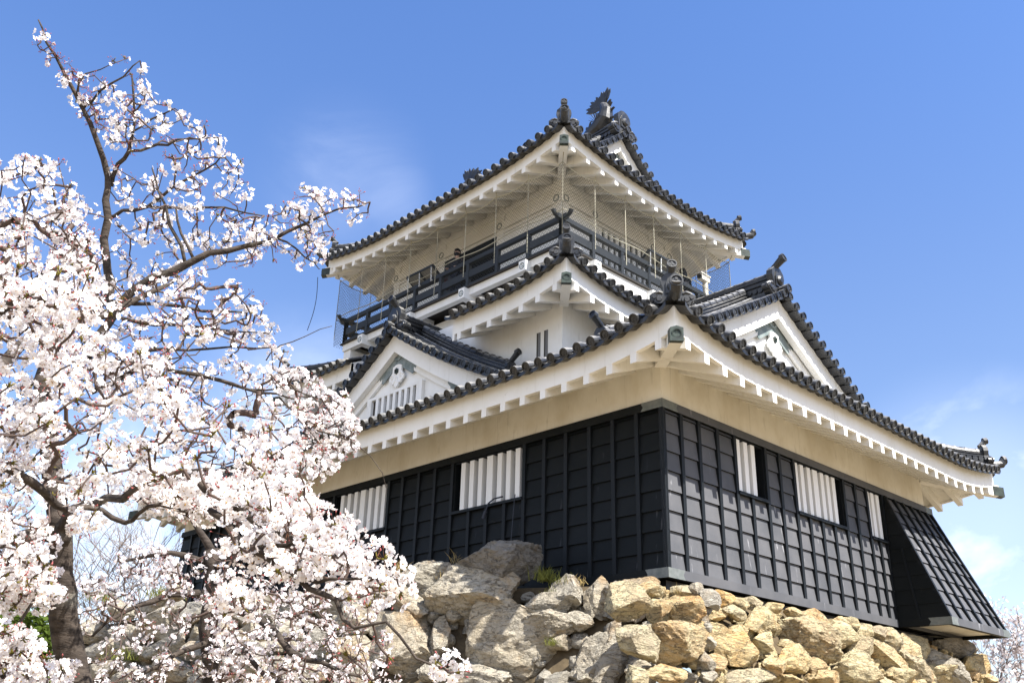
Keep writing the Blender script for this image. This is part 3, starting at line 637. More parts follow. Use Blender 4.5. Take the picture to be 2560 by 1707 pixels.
def gable(center, axis, plane, inset, zt_, emax, name, parent, barge_h=.55, lattice=False, drop=.2, deco=1.0, elow=None):
    """gable facing -axis: barge boards, panel, copper mounts, white pendant.  zt_(e) is the tile surface at distance e from the apex"""
    def Q(e, n, z):                                             # n: distance outwards from the barge plane (negative = inside)
        return V(center+e, plane-n, z) if axis == 'y' else V(plane-n, center-e, z)
    pn = MB(); es = list(np.linspace(0, emax, 14)); zb = zt_(emax)-drop-.35
    poly = [Q(-e, -inset, zt_(e)-drop) for e in es[::-1]]+[Q(e, -inset, zt_(e)-drop) for e in es[1:]]
    poly += [Q(emax, -inset, zb-1.0), Q(-emax, -inset, zb-1.0)]
    pn.prism(poly, Q(0, -.1, 0)-Q(0, 0, 0)); g = pn.build(name, MT['plaster'], parent)
    for sg in (-1, 1):
        for nm, n0, th_, h0, h1 in (('barge_board', 0.0, .20, 0.0, barge_h), ('inner_barge', -inset+.11, .09, barge_h*.5, barge_h+.26)):
            mb = MB()
            for a, b in zip(es[:-1], es[1:]):
                q = [Q(sg*a, n0, zt_(a)-drop-h1), Q(sg*b, n0, zt_(b)-drop-h1), Q(sg*b, n0-th_, zt_(b)-drop-h1), Q(sg*a, n0-th_, zt_(a)-drop-h1)]
                q += [Q(sg*a, n0, zt_(a)-drop-h0), Q(sg*b, n0, zt_(b)-drop-h0), Q(sg*b, n0-th_, zt_(b)-drop-h0), Q(sg*a, n0-th_, zt_(a)-drop-h0)]
                mb.hexa(q)
            mb.build(nm, MT['plaster'], g)
    # soffit under the verge
    mb = MB()
    for sg in (-1, 1):
        for a, b in zip(es[:-1], es[1:]):
            q = [Q(sg*a, .02, zt_(a)-drop+.01), Q(sg*b, .02, zt_(b)-drop+.01), Q(sg*b, -inset, zt_(b)-drop+.01), Q(sg*a, -inset, zt_(a)-drop+.01)]
            mb.hexa(q+[p+V(0, 0, .07) for p in q])
    mb.build('verge_soffit', MT['plaster'], g)
    # copper chevron with lobed ends and medallion
    k = deco; n0 = -inset+.115; cp = MB(); z0 = zt_(0)-drop-barge_h*.55
    def sl(e): return zt_(abs(e))-drop
    top = barge_h*.62; bot = barge_h*.62+.60*k
    for sg in (-1, 1):
        up_ = [(0, sl(0)-top), (.5*k, sl(.5*k)-top), (1.12*k, sl(1.12*k)-top)]
        lobes = [(1.20*k, sl(1.20*k)-top-.10*k), (1.08*k, sl(1.08*k)-top-.15*k), (1.12*k, sl(1.1*k)-top-.24*k), (.98*k, sl(.98*k)-top-.24*k), (.94*k, sl(.94*k)-top-.36*k), (.84*k, sl(.84*k)-top-.34*k), (.86*k, sl(.86*k)-top-.50*k), (.78*k, sl(.78*k)-bot)]
        dn = [(.4*k, sl(.4*k)-bot), (0, sl(0)-bot)]
        poly = [Q(sg*e, n0, z) for e, z in up_+lobes+dn]
        if sg > 0: poly = poly[::-1]
        cp.prism(poly, Q(0, -.03, 0)-Q(0, 0, 0))
    c = Q(0, n0+.004, sl(0)-top-.22*k); nd = unit(Q(0, 1, 0)-Q(0, 0, 0)); cp.disc_end(c+nd*.035, nd, .25*k, 18, .05)
    el = elow or 0
    cpo = cp.build('copper_mount', MT['gablecopper'], g)
    if el:
        for sg in (-1, 1):
            cp = MB()
            up_ = [(el-1.0*k, sl(el-1.0*k)-top-.02), (el, sl(el)-top-.02), (el+.5*k, sl(el+.5*k)-top)]
            lob = [(el+.5*k, sl(el+.5*k)-top-.6*k), (el-.72*k, sl(el-.72*k)-top-.72*k), (el-.95*k, sl(el-.95*k)-top-.62*k), (el-.85*k, sl(el-.85*k)-top-.5*k), (el-.68*k, sl(el-.7*k)-top-.52*k), (el-.70*k, sl(el-.7*k)-top-.36*k), (el-.84*k, sl(el-.85*k)-top-.3*k), (el-.82*k, sl(el-.82*k)-top-.16*k), (el-.98*k, sl(el-1.*k)-top-.12*k)]
            poly = [Q(sg*e, n0-.004, z) for e, z in up_+lob]
            if sg > 0: poly = poly[::-1]
            cp.prism(poly, Q(0, -.03, 0)-Q(0, 0, 0)); cp.build('copper_mount', MT['gablecopper'], g)
    dots = MB()
    for sg in (-1, 1):
        for e, dz in [(.86*k, .12*k)]:
            p = Q(sg*e, n0+.006, sl(e)-top-dz); ax = unit(Q(1, 0, 0)-Q(0, 0, 0)); dots.prism([p+.05*k*math.cos(q)*ax+V(0, 0, .085*k*math.sin(q)) for q in np.linspace(0, 2*math.pi, 11)[:-1]], nd*.004)
    dots.build('white_inlay', MT['plaster'], cpo)
    # carved white pendant with a dark hexagonal boss
    k *= .66; pd = MB(); zc = sl(0)-bot-.04*k
    half = [(.10, .02), (.34, -.06), (.36, -.36), (.50, -.52), (.60, -.66), (.52, -.84), (.40, -.86), (.34, -.98), (.20, -.98), (.13, -1.12), (0, -1.20)]
    poly = [Q(a*k, n0-.02, zc+b*k) for a, b in half]+[Q(-a*k, n0-.02, zc+b*k) for a, b in half[::-1][1:]]
    pd.prism(poly, nd*.09*k)
    for sg in (-1, 1):
        cc = [(.36+.13*math.cos(q)*(1-.1*q), -.62+.13*math.sin(q)*(1-.1*q)) for q in np.linspace(0, 5.2, 12)]
        pd.tube([Q(sg*a*k, n0+.07*k, zc+b*k) for a, b in cc], .034*k, 5)
        pd.tube([Q(sg*.04*k, n0+.07*k, zc-.62*k), Q(sg*.09*k, n0+.07*k, zc-.85*k), Q(sg*.22*k, n0+.07*k, zc-1.0*k)], .03*k, 5)
    pdo = pd.build('pendant', MT['plaster'], g)
    bo = MB(); p = Q(0, n0+.06*k, zc-.34*k); ax = unit(Q(1, 0, 0)-Q(0, 0, 0))
    bo.prism([p+.15*k*math.cos(q)*ax+V(0, 0, .17*k*math.sin(q)) for q in [math.pi/6+math.pi/3*j for j in range(6)]], nd*.06*k); bo.tube([p+nd*.05*k, p+nd*.14*k], [.06*k, .04*k], 6)
    bo.build('boss', MT['copper'], pdo)
    if lattice:
        lt = MB(); zt2, zb2, e0, e1 = 7.17, 6.3, -1.45, 1.2
        fr = lambda a, b, za, zb_, na, nb, mb: mb.hexa([Q(a, na, za), Q(b, na, za), Q(b, nb, za), Q(a, nb, za), Q(a, na, zb_), Q(b, na, zb_), Q(b, nb, zb_), Q(a, nb, zb_)])
        fr(e0, e1, zb2, zt2, n0-.11, n0-.108, lt); lw_ = lt.build('lattice_window', MT['darkbrown'], g)
        for k2 in range(9):
            a = e0+.05+(e1-e0-.2)*k2/8*1.0
            if k2 == 0: a = e0-.04
            b = MB(); fr(a, a+.14, zb2, zt2, n0-.105, n0+.0, b); b.build('bar', MT['plaster'], lw_)
        b = MB(); fr(e0-.14, e1+.14, zt2, zt2+.10, n0-.105, n0+.004, b); fr(e0-.14, e0, zb2, zt2, n0-.105, n0+.004, b); fr(e1, e1+.14, zb2, zt2, n0-.105, n0+.004, b); b.build('window_frame', MT['plaster'], lw_)
    return Q, g
def verge(mb, Q, zt_, emax, over=.36, back=.62, pitch=.36, lowcap=True, estop=None):
    """short round tiles along the verge, the long cover row behind them"""
    e = .16
    L = 0
    while e < emax:
        for sg in (-1, 1):
            z = zt_(e)+.02; tile_column(mb, [Q(sg*e, over, z-.02), Q(sg*e, -back, z+.02)], R_COV, True, .35)
            z2 = zt_(e+pitch*.85)+.02; A = [Q(sg*e, over-.04, z-.05), Q(sg*e, -back, z-.02)]; B = [Q(sg*(e+pitch*.88), over-.04, z2-.05), Q(sg*(e+pitch*.88), -back, z2-.02)]
            pan_strip(mb, A, B, .04)
        sl_e = (zt_(e)-zt_(e+.1))/.1; e += pitch/math.sqrt(1+sl_e*sl_e)*1.12
    A = [Q(-.14, over-.04, zt_(0)-.02), Q(-.14, -back, zt_(0))]; B = [Q(.14, over-.04, zt_(0)-.02), Q(.14, -back, zt_(0))]; pan_strip(mb, A, B, -.06)
    tile_column(mb, [Q(0, over+.06, zt_(0)+.1), Q(0, -back, zt_(0)+.12)], .12)
    for sg in (-1, 1):
        es = np.linspace(emax, .12, 14); mb.tube([Q(sg*e, -back-.06, zt_(e)+.10) for e in es], .115, 8); mb.disc_end(Q(sg*emax, -back-.06, zt_(emax)+.10)+(Q(sg*.1, 0, 0)-Q(0, 0, 0)), Q(sg*1., 0, 0)-Q(0, 0, 0), .135, 14, .1)
def kudari(mb, Q, zt_, n, e_lo, e_hi, h=.56, s=.62):
    for sg in (-1, 1):
        path = [Q(sg*e, n, zt_(e)) for e in np.linspace(e_lo, e_hi, 12)]
        ridge(mb, path, .28, h); d = unit(Q(sg*1.0, 0, 0)-Q(0, 0, 0)); ridge_end(mb, path[0]+V(0, 0, -.02)+d*.04, d, s, .62, True, .75)

# right gable: the main roof itself, ridge running in to the tower
zt_r = lambda e: T1['zf'](8.45-abs(e))
Q, g = gable(XC, 'y', .72, .36, zt_r, 4.6, 'gable', roof1, elow=None)
mb = MB(); verge(mb, Q, zt_r, 5.6); mb.build('verge_tiles', MT['tile'], g)
mb = MB(); MORTAR[0] = MB(); kudari(mb, Q, zt_r, -.98, 6.9, .35); k_ = mb.build('descending_ridge', MT['ornament'], g); MORTAR[0].build('mortar', MT['plaster'], k_); MORTAR[0] = None
mb = MB(); ridge(mb, [Q(0, -.1, 9.28), Q(0, -4.6, 9.28)], .42, .78); ridge_end(mb, Q(0, .0, 9.20), Q(0, 1, 0)-Q(0, 0, 0), 1.02, .62, True, .52); mb.build('main_ridge', MT['ornament'], roof1)
# left gable: a dormer on the long slope
zt_l = lambda e: 9.28-.68*abs(e)+.022*e*e
Q, g = gable(YC, 'x', .70, .32, zt_l, 5.0, 'gable', roof1, lattice=True, elow=3.45)
mb = MB(); verge(mb, Q, zt_l, 5.6); mb.build('verge_tiles', MT['tile'], g)
mb = MB()
for sg in (-1, 1):
    xs = np.arange(1.75, 3.2, .405)
    for x in xs:
        hi_e = 0.1; lo_e = 5.2-(x-1.3)*.35
        tile_column(mb, [Q(sg*e, .70-x, zt_l(e)) for e in np.linspace(lo_e, hi_e, 10)], R_COV, False)
    for a in np.concatenate([[1.3], xs]):
        k = [Q(sg*e, .70-a, zt_l(e)-.02) for e in np.linspace(5.2, .1, 10)]; k2 = [Q(sg*e, .70-a-.42, zt_l(e)-.02) for e in np.linspace(5.2, .1, 10)]; pan_strip(mb, k, k2, .06, False)
mb.build('dormer_roof', MT['tile'], g)
mb = MB(); MORTAR[0] = MB(); kudari(mb, Q, zt_l, -.98, 4.55, .35, .60, .62); k_ = mb.build('descending_ridge', MT['ornament'], g); MORTAR[0].build('mortar', MT['plaster'], k_); MORTAR[0] = None
mb = MB(); ridge(mb, [Q(0, -.1, 9.24), Q(0, -2.4, 9.24)], .42, .72); ridge_end(mb, Q(0, .0, 9.16), Q(0, 1, 0)-Q(0, 0, 0), 1.0, .62, True, .5); mb.build('dormer_ridge', MT['ornament'], g)

# ---- tier 2 roof, cut open on both long sides where the dormer ridge runs in
gap = (8.63, 14.13)
eave(T2, 'middle_eave', MT['plaster'], gaps=(('L', gap[0], 99), ('B', gap[0], 99)), sides='LRB', hips=((-1, -1), (1, -1)))
eave(T2, 'middle_eave', MT['plaster'], gaps=(('L', -99, gap[1]), ('B', -99, gap[1])), sides='LBK', hips=((-1, 1), (1, 1)))
rf = MB(); ing = lambda t: gap[0] < t < gap[1]
roof_side(rf, T2, 'L', 1.75, skip=ing); roof_side(rf, T2, 'B', 1.75, skip=ing); roof_side(rf, T2, 'R', 1.75); roof_side(rf, T2, 'K', 1.75)
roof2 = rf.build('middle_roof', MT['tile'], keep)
for (cx, cy, ix, iy) in ((.87, 3.79, 2.5, 5.42), (12.83, 3.79, 11.2, 5.42), (.87, 18.97, 2.5, 17.34), (12.83, 18.97, 11.2, 17.34)):
    hm = MB(); hip(hm, T2, (cx, cy), (ix, iy), lambda s_: T2['zf'](s_*1.63)+.42*max(0, 1-s_*1.63/5)**1.5*max(0., 1-s_*1.63/3.)**2+.06); hm.build('hip_ridge', MT['ornament'], roof2)

# ---- balcony
BX0, BY0, BX1, BY1 = 2.44, 5.44, 11.26, 17.32; FZ = 11.05
fl = MB(); fl.box((BX0-.06, BY0-.06, FZ-.05), (BX1+.06, BY1+.06, FZ)); bal = fl.build('balcony', MT['darkbrown'], keep)
bm = MB(); bm.box((BX0+.03, BY0+.03, FZ-.32), (BX0+.25, BY1-.03, FZ-.05)); bm.box((BX1-.25, BY0+.03, FZ-.32), (BX1-.03, BY1-.03, FZ-.05)); bm.box((BX0+.25, BY0+.03, FZ-.32), (BX1-.25, BY0+.25, FZ-.05)); bm.box((BX0+.25, BY1-.25, FZ-.32), (BX1-.25, BY1-.03, FZ-.05))
bm.build('edge_beam', MT['plaster'], bal)
bw = MB(); bw.box((3.3, BY0+.04, 9.0), (10.4, BY1-.04, FZ-.33)); bw.box((BX0+.1, BY0+.045, 9.0), (3.3, BY0+.5, FZ-.33)); bw.box((BX0+.1, BY1-.5, 9.0), (3.3, BY1-.045, FZ-.33))
bw.build('plaster_wall', MT['plaster'], bal)
for y in [6.98, 9.92, 12.85, 15.78]:
    b = MB(); b.box((BX0-.22, y-.15, FZ-.50), (BX0+.9, y+.15, FZ-.11)); br = b.build('bracket', MT['plaster'], bal)
    c = MB(); c.disc_end((BX0-.235, y, FZ-.31), (-1, 0, 0), .115, 14, .02); c.build('bracket_crest', MT['gablecopper'], br)
for x in [3.9, 6.85, 9.8]:
    b = MB(); b.box((x-.15, BY0-.22, FZ-.50), (x+.15, BY0+.9, FZ-.11)); br = b.build('bracket', MT['plaster'], bal)
    c = MB(); c.disc_end((x, BY0-.235, FZ-.31), (0, -1, 0), .115, 14, .02); c.build('bracket_crest', MT['gablecopper'], br)
def rail_run(a, b, npost):
    a = V(*a); b = V(*b); r_ = MB(); up = V(0, 0, 1); t = unit(b-a)
    r_.beam(a-t*.24+up*.98, b+t*.24+up*.98, .15, .155)
    for z, hh in ((.50, .27), (.07, .11)): r_.beam(a+up*z, b+up*z, .10, hh)
    for e, s_ in ((a, -1), (b, 1)): r_.tube([e+up*.98+t*s_*.22, e+up*1.0+t*s_*.30, e+up*1.07+t*s_*.38, e+up*1.13+t*s_*.40], [.07, .07, .07, .085], 8)
    ro = r_.build('railing', MT['rail'], bal)
    for i in range(npost):
        p = a+(b-a)*i/(npost-1); m_ = MB(); m_.beam(p+up*.0, p+up*.96, .135, .135, up=(1, 0, 0)); m_.build('rail_post', MT['rail'], ro)
q0 = .07
rail_run((BX0+q0, BY0+q0, FZ), (BX0+q0, BY1-q0, FZ), 9); rail_run((BX0+q0, BY0+q0+.001, FZ+.002), (BX1-q0, BY0+q0+.001, FZ+.002), 7)
rail_run((BX1-q0, BY0+q0, FZ), (BX1-q0, BY1-q0, FZ), 9); rail_run((BX0+q0, BY1-q0, FZ+.002), (BX1-q0, BY1-q0, FZ+.002), 7)
# ---- top storey: posts and tie beams in low relief, doorway, barred window
rl = MB(); x0, y0, x1, y1 = T3['wall']
ly = [y0, 9.75, 13.0, y1]; lx = [x0, x0+1.65, 8.75, x1]
for y in ly:
    c = min(max(y, y0+.15), y1-.15); rl.box((x0-.05, c-.18, 11.05), (x0+.02, c+.18, 14.9))
for x in lx:
    c = min(max(x, x0+.15), x1-.15); rl.box((c-.18, y0-.05, 11.05), (c+.18, y0+.02, 14.9))
for z, h, o_ in ((13.76, .32, .10), (14.36, .20, .07), (13.60, .08, .065)):
    rl.box((x0-o_, y0-o_, z), (x0+.03, y1+o_, z+h)); rl.box((x0+.03, y0-o_, z), (x1+o_, y0+.03, z+h))
rl.build('tie_beams', MT['plaster'], w3)
for y in (y0+.14, 9.75, 13.0, y1-.14): rs = MB(); rs.disc_end((x0-.115, y, 13.92), (-1, 0, 0), .135, 16, .02); rs.build('nail_cover', MT['gablecopper'], w3)
for x in (x0+.14, x0+1.65, 8.75, x1-.14): rs = MB(); rs.disc_end((x, y0-.115, 13.92), (0, -1, 0), .135, 16, .02); rs.build('nail_cover', MT['gablecopper'], w3)
dr = MB(); dr.box((x0-.045, 9.93, 11.06), (x0-.04, 12.82, 13.60)); d_ = dr.build('doorway', MT['dark'], w3)
df = MB(); df.box((x0-.06, 12.0, 11.06), (x0-.047, 12.82, 13.58)); df.box((x0-.06, 9.93, 13.3), (x0-.047, 12.0, 13.38)); df.build('sliding_door', MT['rail'], d_)
wb = MB(); wb.box((5.65, y0-.035, 12.1), (8.57, y0-.03, 13.52)); wn = wb.build('barred_window', MT['darkbrown'], w3)
for k in range(10):
    b = MB(); xx = 5.65+.31*k; b.box((xx, y0-.10, 12.1), (xx+.16, y0-.036, 13.52)); b.build('bar', MT['plaster'], wn)
# ---- tier 3 roof
eave(T3, 'top_eave', MT['plaster'], pitch=.70)
rf = MB()
def d_top(t):
    if t < 4.79+.2 or t > 17.95-.2: return .12
    if t < 4.79+1.75: return t-4.79
    if t > 17.95-1.75: return 17.95-t
    return 5.0
roof_side(rf, T3, 'L', 5.0, dfun=d_top); roof_side(rf, T3, 'B', 5.0, dfun=d_top); roof_side(rf, T3, 'R', 2.15); roof_side(rf, T3, 'K', 2.15)
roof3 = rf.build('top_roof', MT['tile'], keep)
for (cx, cy, sx, sy) in ((1.81, 4.79, 1, 1), (11.89, 4.79, -1, 1), (1.81, 17.95, 1, -1), (11.89, 17.95, -1, -1)):
    hm = MB(); L_ = 1.9; hip(hm, T3, (cx, cy), (cx+sx*L_, cy+sy*L_), lambda s_: T3['zf'](s_*L_)+.42*max(0, 1-s_*L_/5)**1.5*max(0., 1-s_*L_/4.2)**2+.06); hm.build('hip_ridge', MT['ornament'], roof3)
zt_t = lambda e: T3['zf'](5.04-abs(e))
for plane, ax in ((6.58, 1), (22.76-6.58, -1)):
    if ax == 1:
        Q, g = gable(XC, 'y', plane, .32, zt_t, 3.0, 'gable', roof3, barge_h=.45, deco=.72)
        mb = MB(); verge(mb, Q, zt_t, 3.3, .34, .5); mb.build('verge_tiles', MT['tile'], g)
        mb = MB(); kudari(mb, Q, zt_t, -.80, 3.9, .35, .5, .55); mb.build('descending_ridge', MT['ornament'], g)
    else:
        mb = MB(); mb.prism([(XC-2.9, plane, 15.2), (XC+2.9, plane, 15.2), (XC, plane, 17.7)], (0, -.15, 0)); mb.build('gable', MT['plaster'], roof3)
mb = MB(); ridge(mb, [(XC, 6.6, 17.86), (XC, 9, 17.80), (XC, 11.38, 17.78), (XC, 13.7, 17.80), (XC, 16.1, 17.86)], .46, .82)
ridge_end(mb, (XC, 6.5, 17.80), (0, -1, 0), 1.12, .4, False); ridge_end(mb, (XC, 16.2, 17.80), (0, 1, 0), 1.1, .4, False); mb.build('main_ridge', MT['ornament'], roof3)
def shachi(y, s):
    """roof-end fish: head down on the ridge, body arched up, fanned tail"""
    root = MB(); f = lambda u, x, z: V(XC+x, y+s*u, 18.62+z)      # u runs inward along the ridge
    sp = [f(.95, 0, .06), f(.62, 0, .05), f(.25, 0, .16), f(-.02, 0, .45), f(-.08, 0, .80), f(.0, 0, 1.02), f(.12, 0, 1.16)]
    root.tube(sp, [.19, .33, .36, .33, .26, .19, .13], 14)
    root.tube([f(1.02, 0, .13), f(.78, 0, .24), f(.5, 0, .34)], [.08, .15, .12], 8); root.tube([f(1.05, 0, -.04), f(.8, 0, -.05)], [.07, .13], 8)
    for sx in (-1, 1):
        root.tube([f(.78, sx*.14, .28), f(.74, sx*.2, .30)], [.07, .05], 8)
        root.tube([f(.72, sx*.1, .34), f(.62, sx*.14, .50), f(.50, sx*.16, .56)], [.045, .035, .01], 5)
    o = root.build('fish_ornament', MT['ornament'], roof3)
    fn = MB()
    for k in range(11):                                          # tail: flat tapering rays with toothed tips
        a = math.radians(-30+k*11); L = .60+.26*abs((k-4.5)/5.5)**.8+(.10 if k % 2 else 0); c = f(.10, 0, 1.02); d = V(0, s*math.sin(a), math.cos(a)); l = V(0, s*math.cos(a), -math.sin(a))
        poly = [c-l*.03, c+d*L*.55-l*.10, c+d*L*.86-l*.065, c+d*L, c+d*L*.80+l*.07, c+d*L*.55+l*.10, c+l*.03]; q_ = .022+.009*(k % 3); fn.prism([p-V(q_, 0, 0) for p in poly], (2*q_, 0, 0))
    for k in range(6):                                           # side fins
        for sx in (-1, 1):
            a = math.radians(35+k*16); c = f(.18, sx*.24, .20); d = V(sx*.35, s*math.cos(a)*.9, math.sin(a)*.9); e = c+d*(.50-.03*abs(k-2)); fn.prism([c+V(0, 0, -.03), c+V(0, 0, .05), e, e-V(0, s*.06, .05)], (sx*.03, 0, 0))
    for k in range(8):                                           # dorsal spines on the outer side
        q = k/7; i_ = 1.0+q*4.6; a_ = int(i_); p = sp[a_]*(1-(i_-a_))+sp[min(a_+1, 6)]*(i_-a_); t_ = unit(sp[min(a_+1, 6)]-sp[a_]); nn = V(0, -s*t_[2]*s*s, 0)+V(0, 0, 0); nn = unit(V(0, -s*abs(t_[2])-.05*s, s*t_[1]*s*.6)); rr = [.27, .29, .26, .20, .145, .09][min(a_, 5)]
        c = p+nn*rr*.8; fn.prism([c-t_*.06, c+t_*.06, c+nn*.26+t_*.14], (.05, 0, 0)); fn.prism([c-t_*.06+V(-.05, 0, 0), c+t_*.06+V(-.05, 0, 0), c+nn*.26+t_*.14+V(-.05, 0, 0)], (.04, 0, 0))
    fn.build('fins', MT['ornament'], o)
shachi(7.35, 1); shachi(22.76-7.35, -1)
# ------------------------------------------------------------------ things on and around the balcony
net = empty('safety_net', (6.85, 5.2, FZ)); tag(net, 'fine mesh safety net hung on thin rods between the top eaves and the balcony', 'safety net')
NZ0, NZ1 = FZ-.12, 13.85; nx0, ny0, nx1, ny1 = 2.2, 5.2, 11.5, 17.56
ro = MB(); rp = MB()
def net_panel(a, b, n_rods, top=True):
    a = V(*a, 0); b = V(*b, 0); L = np.linalg.norm(b-a); t = (b-a)/L; up = V(0, 0, 1); nb = NB(); h = NZ1-NZ0; st = .135; r = .0048; nrm = np.cross(t, up)
    def sag(s_):
        q = (s_/L*(n_rods-1)) % 1.0; return -.13*4*q*(1-q)
    segs = []
    for sg in (1, -1):
        s0 = -h if sg > 0 else 0.0
        while s0 < (L if sg > 0 else L+h):
            p0, p1 = (s0, 0.0), (s0+sg*h, h)
            # clip to the panel
            (u0, v0), (u1, v1) = p0, p1
            ta, tb = 0.0, 1.0; du = u1-u0
            lo_, hi_ = (-u0)/du, (L-u0)/du
            if lo_ > hi_: lo_, hi_ = hi_, lo_
            ta, tb = max(ta, lo_), min(tb, hi_)
            if tb-ta > .01:
                k = 3
                segs.append([(u0+du*q, (v0+(v1-v0)*q)) for q in np.linspace(ta, tb, k)])
            s0 += st
    for sgm in segs:
        pts = [a+t*u+up*(NZ0+v+sag(min(max(u, 0), L))*(v/h))+nrm*(.05*math.sin(u*1.3)*math.sin(v/h*math.pi)) for u, v in sgm]
        for p, q in zip(pts[:-1], pts[1:]):
            d = unit(q-p); l = unit(np.cross(d, nrm)); vs = [p+l*r, p-l*r*.5+nrm*r*.87, p-l*r*.5-nrm*r*.87]; vs += [x+(q-p) for x in vs]
            nb.add(vs, [(0, 1, 4, 3), (1, 2, 5, 4), (2, 0, 3, 5)])
    nb.build('mesh_panel', MT['net'], net)
    for z in ((NZ1,) if top else ())+(12.12,):
        pts = []
        for s_ in np.linspace(0, L, 8*(n_rods-1)+1): pts.append(a+t*s_+up*(z+(sag(s_) if z > 13 else .05*math.sin(s_*2)))+nrm*0)
        m_ = MB(); m_.tube(pts, .016, 5); m_.build('edge_rope', MT['rope'], net)
    for i in range(n_rods):
        p = a+t*L*i/(n_rods-1); top_ = V(p[0], p[1], 14.12); m_ = MB()
        m_.tube([p+up*(NZ0+.25+rng.uniform(-.1, .25)), p+up*12.4, p+up*NZ1, p+(unit(V(p[0]-6.85, p[1]-11.38, 0))*.30)+up*14.45], .0135, 5); m_.build('rod', MT['rope'], net)
net_panel((nx0, ny1), (nx0, ny0), 9); net_panel((nx0, ny0), (nx1, ny0), 7); net_panel((nx1, ny0), (nx1, ny1), 9); net_panel((nx1, ny1), (nx0, ny1), 7)

def info_board(side, t0, t1, label):
    c = (BX0, (t0+t1)/2, FZ+1.06) if side == 'L' else ((t0+t1)/2, BY0, FZ+1.06)
    root = empty('information_board', c); tag(root, label, 'information board', 'viewing boards on the balcony rail')
    def Q(t, o_, z): return V(BX0+.07-o_, t, z) if side == 'L' else V(t, BY0+.07-o_, z)
    m_ = MB(); z0, z1 = FZ+1.10, FZ+1.46
    q = [Q(t0, -.34, z0), Q(t1, -.34, z0), Q(t1, .16, z1), Q(t0, .16, z1)]; n = V(0, 0, .05)
    m_.hexa(q+[p+n for p in q]); pb = m_.build('panel', MT['panel'], root)
    f = MB()
    for i in range(4): f.beam(q[i]+n*.5, q[(i+1) % 4]+n*.5, .05, .075)
    f.beam(Q((t0+t1)/2, -.34, z0-.03), Q((t0+t1)/2, .16, z1-.03), .06, .05); f.build('frame', MT['rail'], pb)
    for k in range(3):
        t = t0+.08+(t1-t0-.16)*k/2; s_ = MB(); s_.tube([Q(t, .13, FZ+.88), Q(t, .15, z1-.02)], .024, 8); s_.beam(Q(t, .02, FZ+.93), Q(t, .15, FZ+.93), .05, .05); s_.build('support', MT['metalwhite'], root)
info_board('L', 11.75, 13.25, 'tilted grey information board on the shaded left balcony rail')
info_board('R', 6.75, 8.1, 'tilted information board on the sunlit right balcony rail')

cam_ = empty('surveillance_camera', (10.25, 5.5, FZ+1.05)); tag(cam_, 'white boxy outdoor camera on a short post at the right end of the balcony', 'camera')
m_ = MB(); m_.beam((9.72, 5.36, 12.62), (10.42, 5.50, 12.74), .20, .22); m_.beam((9.62, 5.34, 12.73), (10.46, 5.51, 12.87), .26, .05); m_.build('housing', MT['camwhite'], cam_)
m_ = MB(); m_.tube([(9.72, 5.36, 12.62), (9.66, 5.348, 12.61)], .085, 10); m_.build('lens', MT['dark'], cam_)
m_ = MB(); m_.tube([(10.22, 5.47, 12.02), (10.22, 5.47, 12.60)], .10, 10); m_.box((10.1, 5.38, 12.02), (10.34, 5.56, 12.10)); m_.build('post', MT['camwhite'], cam_)

ca = MB(); p0 = V(1.55, 18.25, 14.0); p1 = V(*pix(768, 826, 1)); d_ = ray(768, 826); tt = (18.0-C[1])/d_[1]; p1 = C+d_*tt
ca.tube([p0*(1-q)+p1*q+V(.0, -.22*math.sin(q*math.pi), -.10*math.sin(q*math.pi)) for q in np.linspace(0, 1, 14)], .014, 5)
o = ca.build('loose_cable', MT['cable']); tag(place(o, tuple(p1)), 'thin dark cable dangling from the left corner beam of the top roof', 'cable')
# short cable hanging under the middle shaded window
ca = MB(); ca.tube([V(-.02, 4.70, 2.52), V(-.03, 4.72, 2.3), V(-.035, 4.78, 1.5), V(-.035, 4.84, .7), V(-.03, 4.86, .1)], .012, 5)
ca.tube([V(-.03, 5.15, 2.53), V(-.10, 5.4, 2.50), V(-.13, 5.58, 2.40), V(-.14, 5.66, 2.20), V(-.14, 5.70, 2.06)], .02, 6); ca.tube([V(-.14, 5.66, 2.20), V(-.13, 5.75, 2.03)], .05, 8)
o = ca.build('loose_cable', MT['cable']); tag(place(o, (-.03, 4.86, .1)), 'black cable hanging from the sill of the middle shaded window', 'cable')

